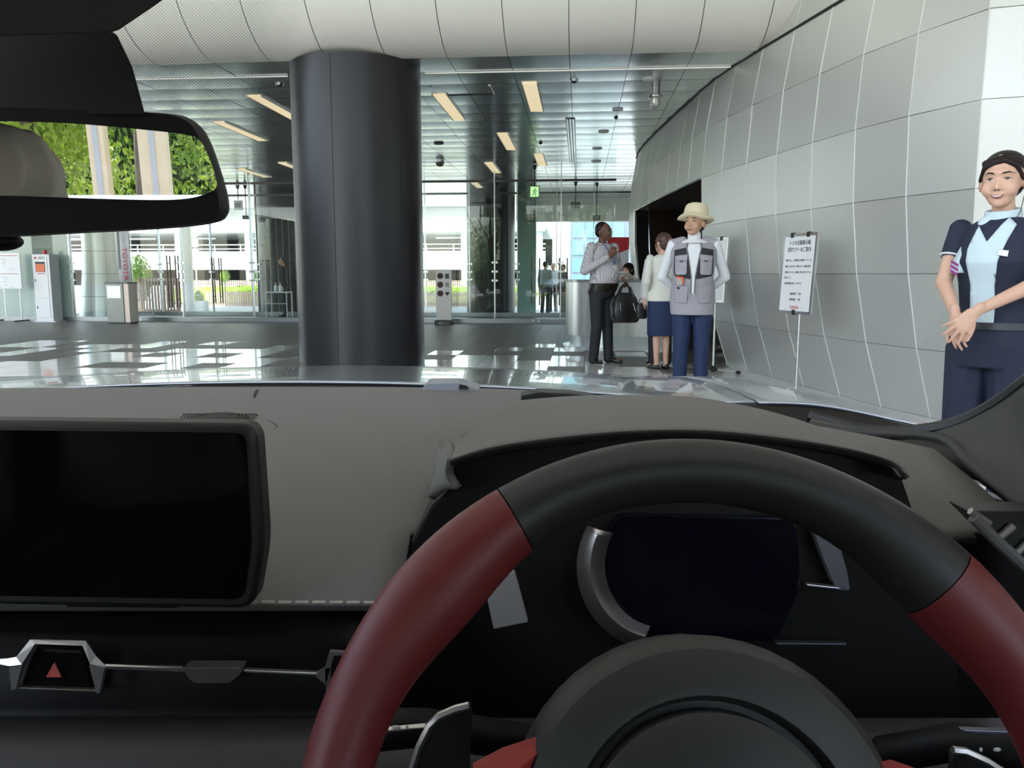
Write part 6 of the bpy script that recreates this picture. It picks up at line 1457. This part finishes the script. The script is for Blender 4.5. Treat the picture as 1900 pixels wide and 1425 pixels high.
# ---- woman in cream jacket seen from behind
pw_ = feet_at(1234, 428, 1.585)
c = person('woman in cream jacket and navy skirt with a hair bow, seen from behind', (pw_.x - 0.02, pw_.y, 0), math.radians(196), 1.56, M_skin1, hyaw=math.radians(14), vox=0.008, female=True, build=1.06, top=M_cream, top_name='jacket', bottom='skirt', bottom_m=M_navy2, shoe_m=M_shoe, hair='bun', hair_m=M_hairb,
           arms=dict(el={1: (0.235, 0.06, 1.10), -1: (-0.235, 0.06, 1.10)}, wr={1: (0.21, -0.05, 0.90), -1: (-0.09, -0.20, 0.98)}),
           hands={1: ((0.1, -0.1, -1), (-1, 0.2, 0), 1), -1: ((0.8, -0.2, -0.3), (0, 1, 0), 1)}, legs=dict(an={1: (0.055, 0.01, 0.085), -1: (-0.075, 0.0, 0.085)}, kn={1: (0.06, 0, 0.47), -1: (-0.07, 0, 0.47)}))
bow = c['HM'] @ Vector((-0.03, 0.160, 0.008)); M_bow = mat('mauve bow', (0.36, 0.20, 0.20), 0.6)
bx_ = MB(); bx_.ell(bow + Vector((0.035, 0, 0.006)), (0.040, 0.020, 0.030)); bx_.ell(bow + Vector((-0.035, 0, 0.006)), (0.040, 0.020, 0.030)); bx_.ell(bow, (0.014, 0.02, 0.014)); blob(bx_, 'hair_bow', M_bow, c['root'], 0.006, 1)
cm = c['root'].matrix_basis; pc_ = cm @ (c['wr'][1] + Vector((0.02, -0.03, -0.10)))
pch = empty('pouch', (pc_.x, pc_.y, pc_.z - 0.14), math.radians(20), label='small black pouch held by the woman in the cream jacket', cat='bag')
MB().loft([(0.0, 0.055, 0.03, 0, 0), (0.02, 0.065, 0.036, 0, 0), (0.15, 0.062, 0.034, 0, 0), (0.18, 0.05, 0.02, 0, 0)], 20, p=3).build('pouch_body', M_bag, pch, smooth=True)
MB().tube([(-0.05, 0, 0.17), (-0.02, 0, 0.23), (0.02, 0, 0.23), (0.05, 0, 0.17)], 0.005, 6).build('wrist_strap', M_bag, pch, smooth=True)
# ---- companion in white shirt, mostly hidden behind her
pq = at_z(1203, 680, 0.0)
person('person in white shirt and black trousers almost hidden behind the woman in cream', (pq.x + 0.165, pq.y + 0.20, 0), math.radians(185), 1.52, M_skin1, vox=0.010, top=M_whitecl, bottom_m=M_blackcl, shoe_m=M_shoe, hair='short', hyaw=0.0)
# ---- receptionist behind the counter
pr_ = at_y(1166, 505, 13.55)
stool = empty('stool', (pr_.x, 13.62, 0), label='round stool under the receptionist behind the counter', cat='stool')
MB().lathe([(0.0, 0.0), (0.2, 0.0), (0.2, 0.03), (0.03, 0.05), (0.03, 0.33), (0.0, 0.33)], 20).build('base', M_steel, stool, smooth=True); MB().lathe([(0, 0.33), (0.18, 0.33), (0.19, 0.36), (0.17, 0.385), (0, 0.385)], 20).build('seat', M_black, stool, smooth=True)
q = person('dark-haired receptionist sitting behind the curved counter', (pr_.x, 13.60, -0.325), math.radians(-25), 1.60, M_skin1, hyaw=math.radians(-25), hpitch=math.radians(6), vox=0.010, female=True, top=mat('beige blouse', (0.55, 0.47, 0.33), 0.8), bottom_m=M_navy, shoe_m=M_shoe, hair='bob',
       legs=dict(kn={1: (0.10, -0.40, 0.86), -1: (-0.10, -0.40, 0.86)}, an={1: (0.10, -0.38, 0.455), -1: (-0.10, -0.38, 0.455)}), arms=dict(wr={1: (0.12, -0.20, 1.02), -1: (-0.12, -0.20, 1.02)}))
face(q, res=0.008)
# ---- people beyond the glass
def far(label, px, v, H, rz, top, bottom_m, hair='short', hm=None, gz=GZ, skin=None, arms=None):
    pt = at_v(px, 540, v); w_ = B(pt.x, v, gz)
    return person(label, (w_.x, w_.y, gz), math.radians(rz), H, skin or M_skin2, vox=0.016, top=top, bottom_m=bottom_m, shoe_m=M_shoe, hair=hair, hair_m=hm, arms=arms)
M_grey_cl = mat('blue-grey cloth', (0.30, 0.36, 0.40), 0.8); M_bei = mat('taupe cloth', (0.20, 0.16, 0.12), 0.8)
f1 = far('person in dark suit and red top standing outside the glass doors', 973, 26.4, 1.64, 10, M_blackcl, M_blackcl, 'bob', arms=dict(wr={1: (0.06, -0.2, 1.05), -1: (-0.06, -0.2, 1.05)}))
patch(bvh_of(f1['top']), [(-0.07, 1.38), (-0.06, 1.02), (0.06, 1.02), (0.07, 1.38)], 'red_top', mat('dark red cloth', (0.12, 0.012, 0.02), 0.8), f1['root'], off=0.006, th=0.004, res=0.03)
far('person in pale shirt outside the doors, left of the talking group', 1012, 27.2, 1.76, 150, M_grey_cl, M_blackcl)
far('person in white shirt outside the doors, in the middle of the group', 1026, 28.6, 1.72, -20, M_whitecl, M_blackcl)
far('person in dark clothes outside the doors, right of the group', 1044, 26.6, 1.66, -60, M_bei, M_bei)
far('person in black standing by the narrow table before the left black column', 526, 20.35, 1.52, -70, M_blackcl, M_blackcl, gz=0.0)
# ---- passenger in beige shirt, seen in the mirror
M_beige = mat('creased beige cotton', (0.80, 0.71, 0.60), 0.85, var=0.10, scale=10, bump=1.0, bscale=16)
pz_ = -0.215
person('passenger in beige long-sleeved shirt on the left car seat, seen in the mirror', (-0.66, -0.36, pz_), math.radians(180), 1.62, M_skin2, vox=0.007, top=M_beige, bottom_m=M_navy, hair='short', shoe_m=M_shoe,
       legs=dict(kn={1: (0.11, -0.48, 0.86), -1: (-0.11, -0.48, 0.86)}, an={1: (0.12, -0.82, 0.60), -1: (-0.12, -0.82, 0.60)}), arms=dict(el={-1: (-0.225, -0.17, 1.43), 1: (0.30, -0.05, 1.10)}, wr={-1: (-0.12, -0.40, 1.42), 1: (0.15, -0.30, 0.98)}), folds=6)
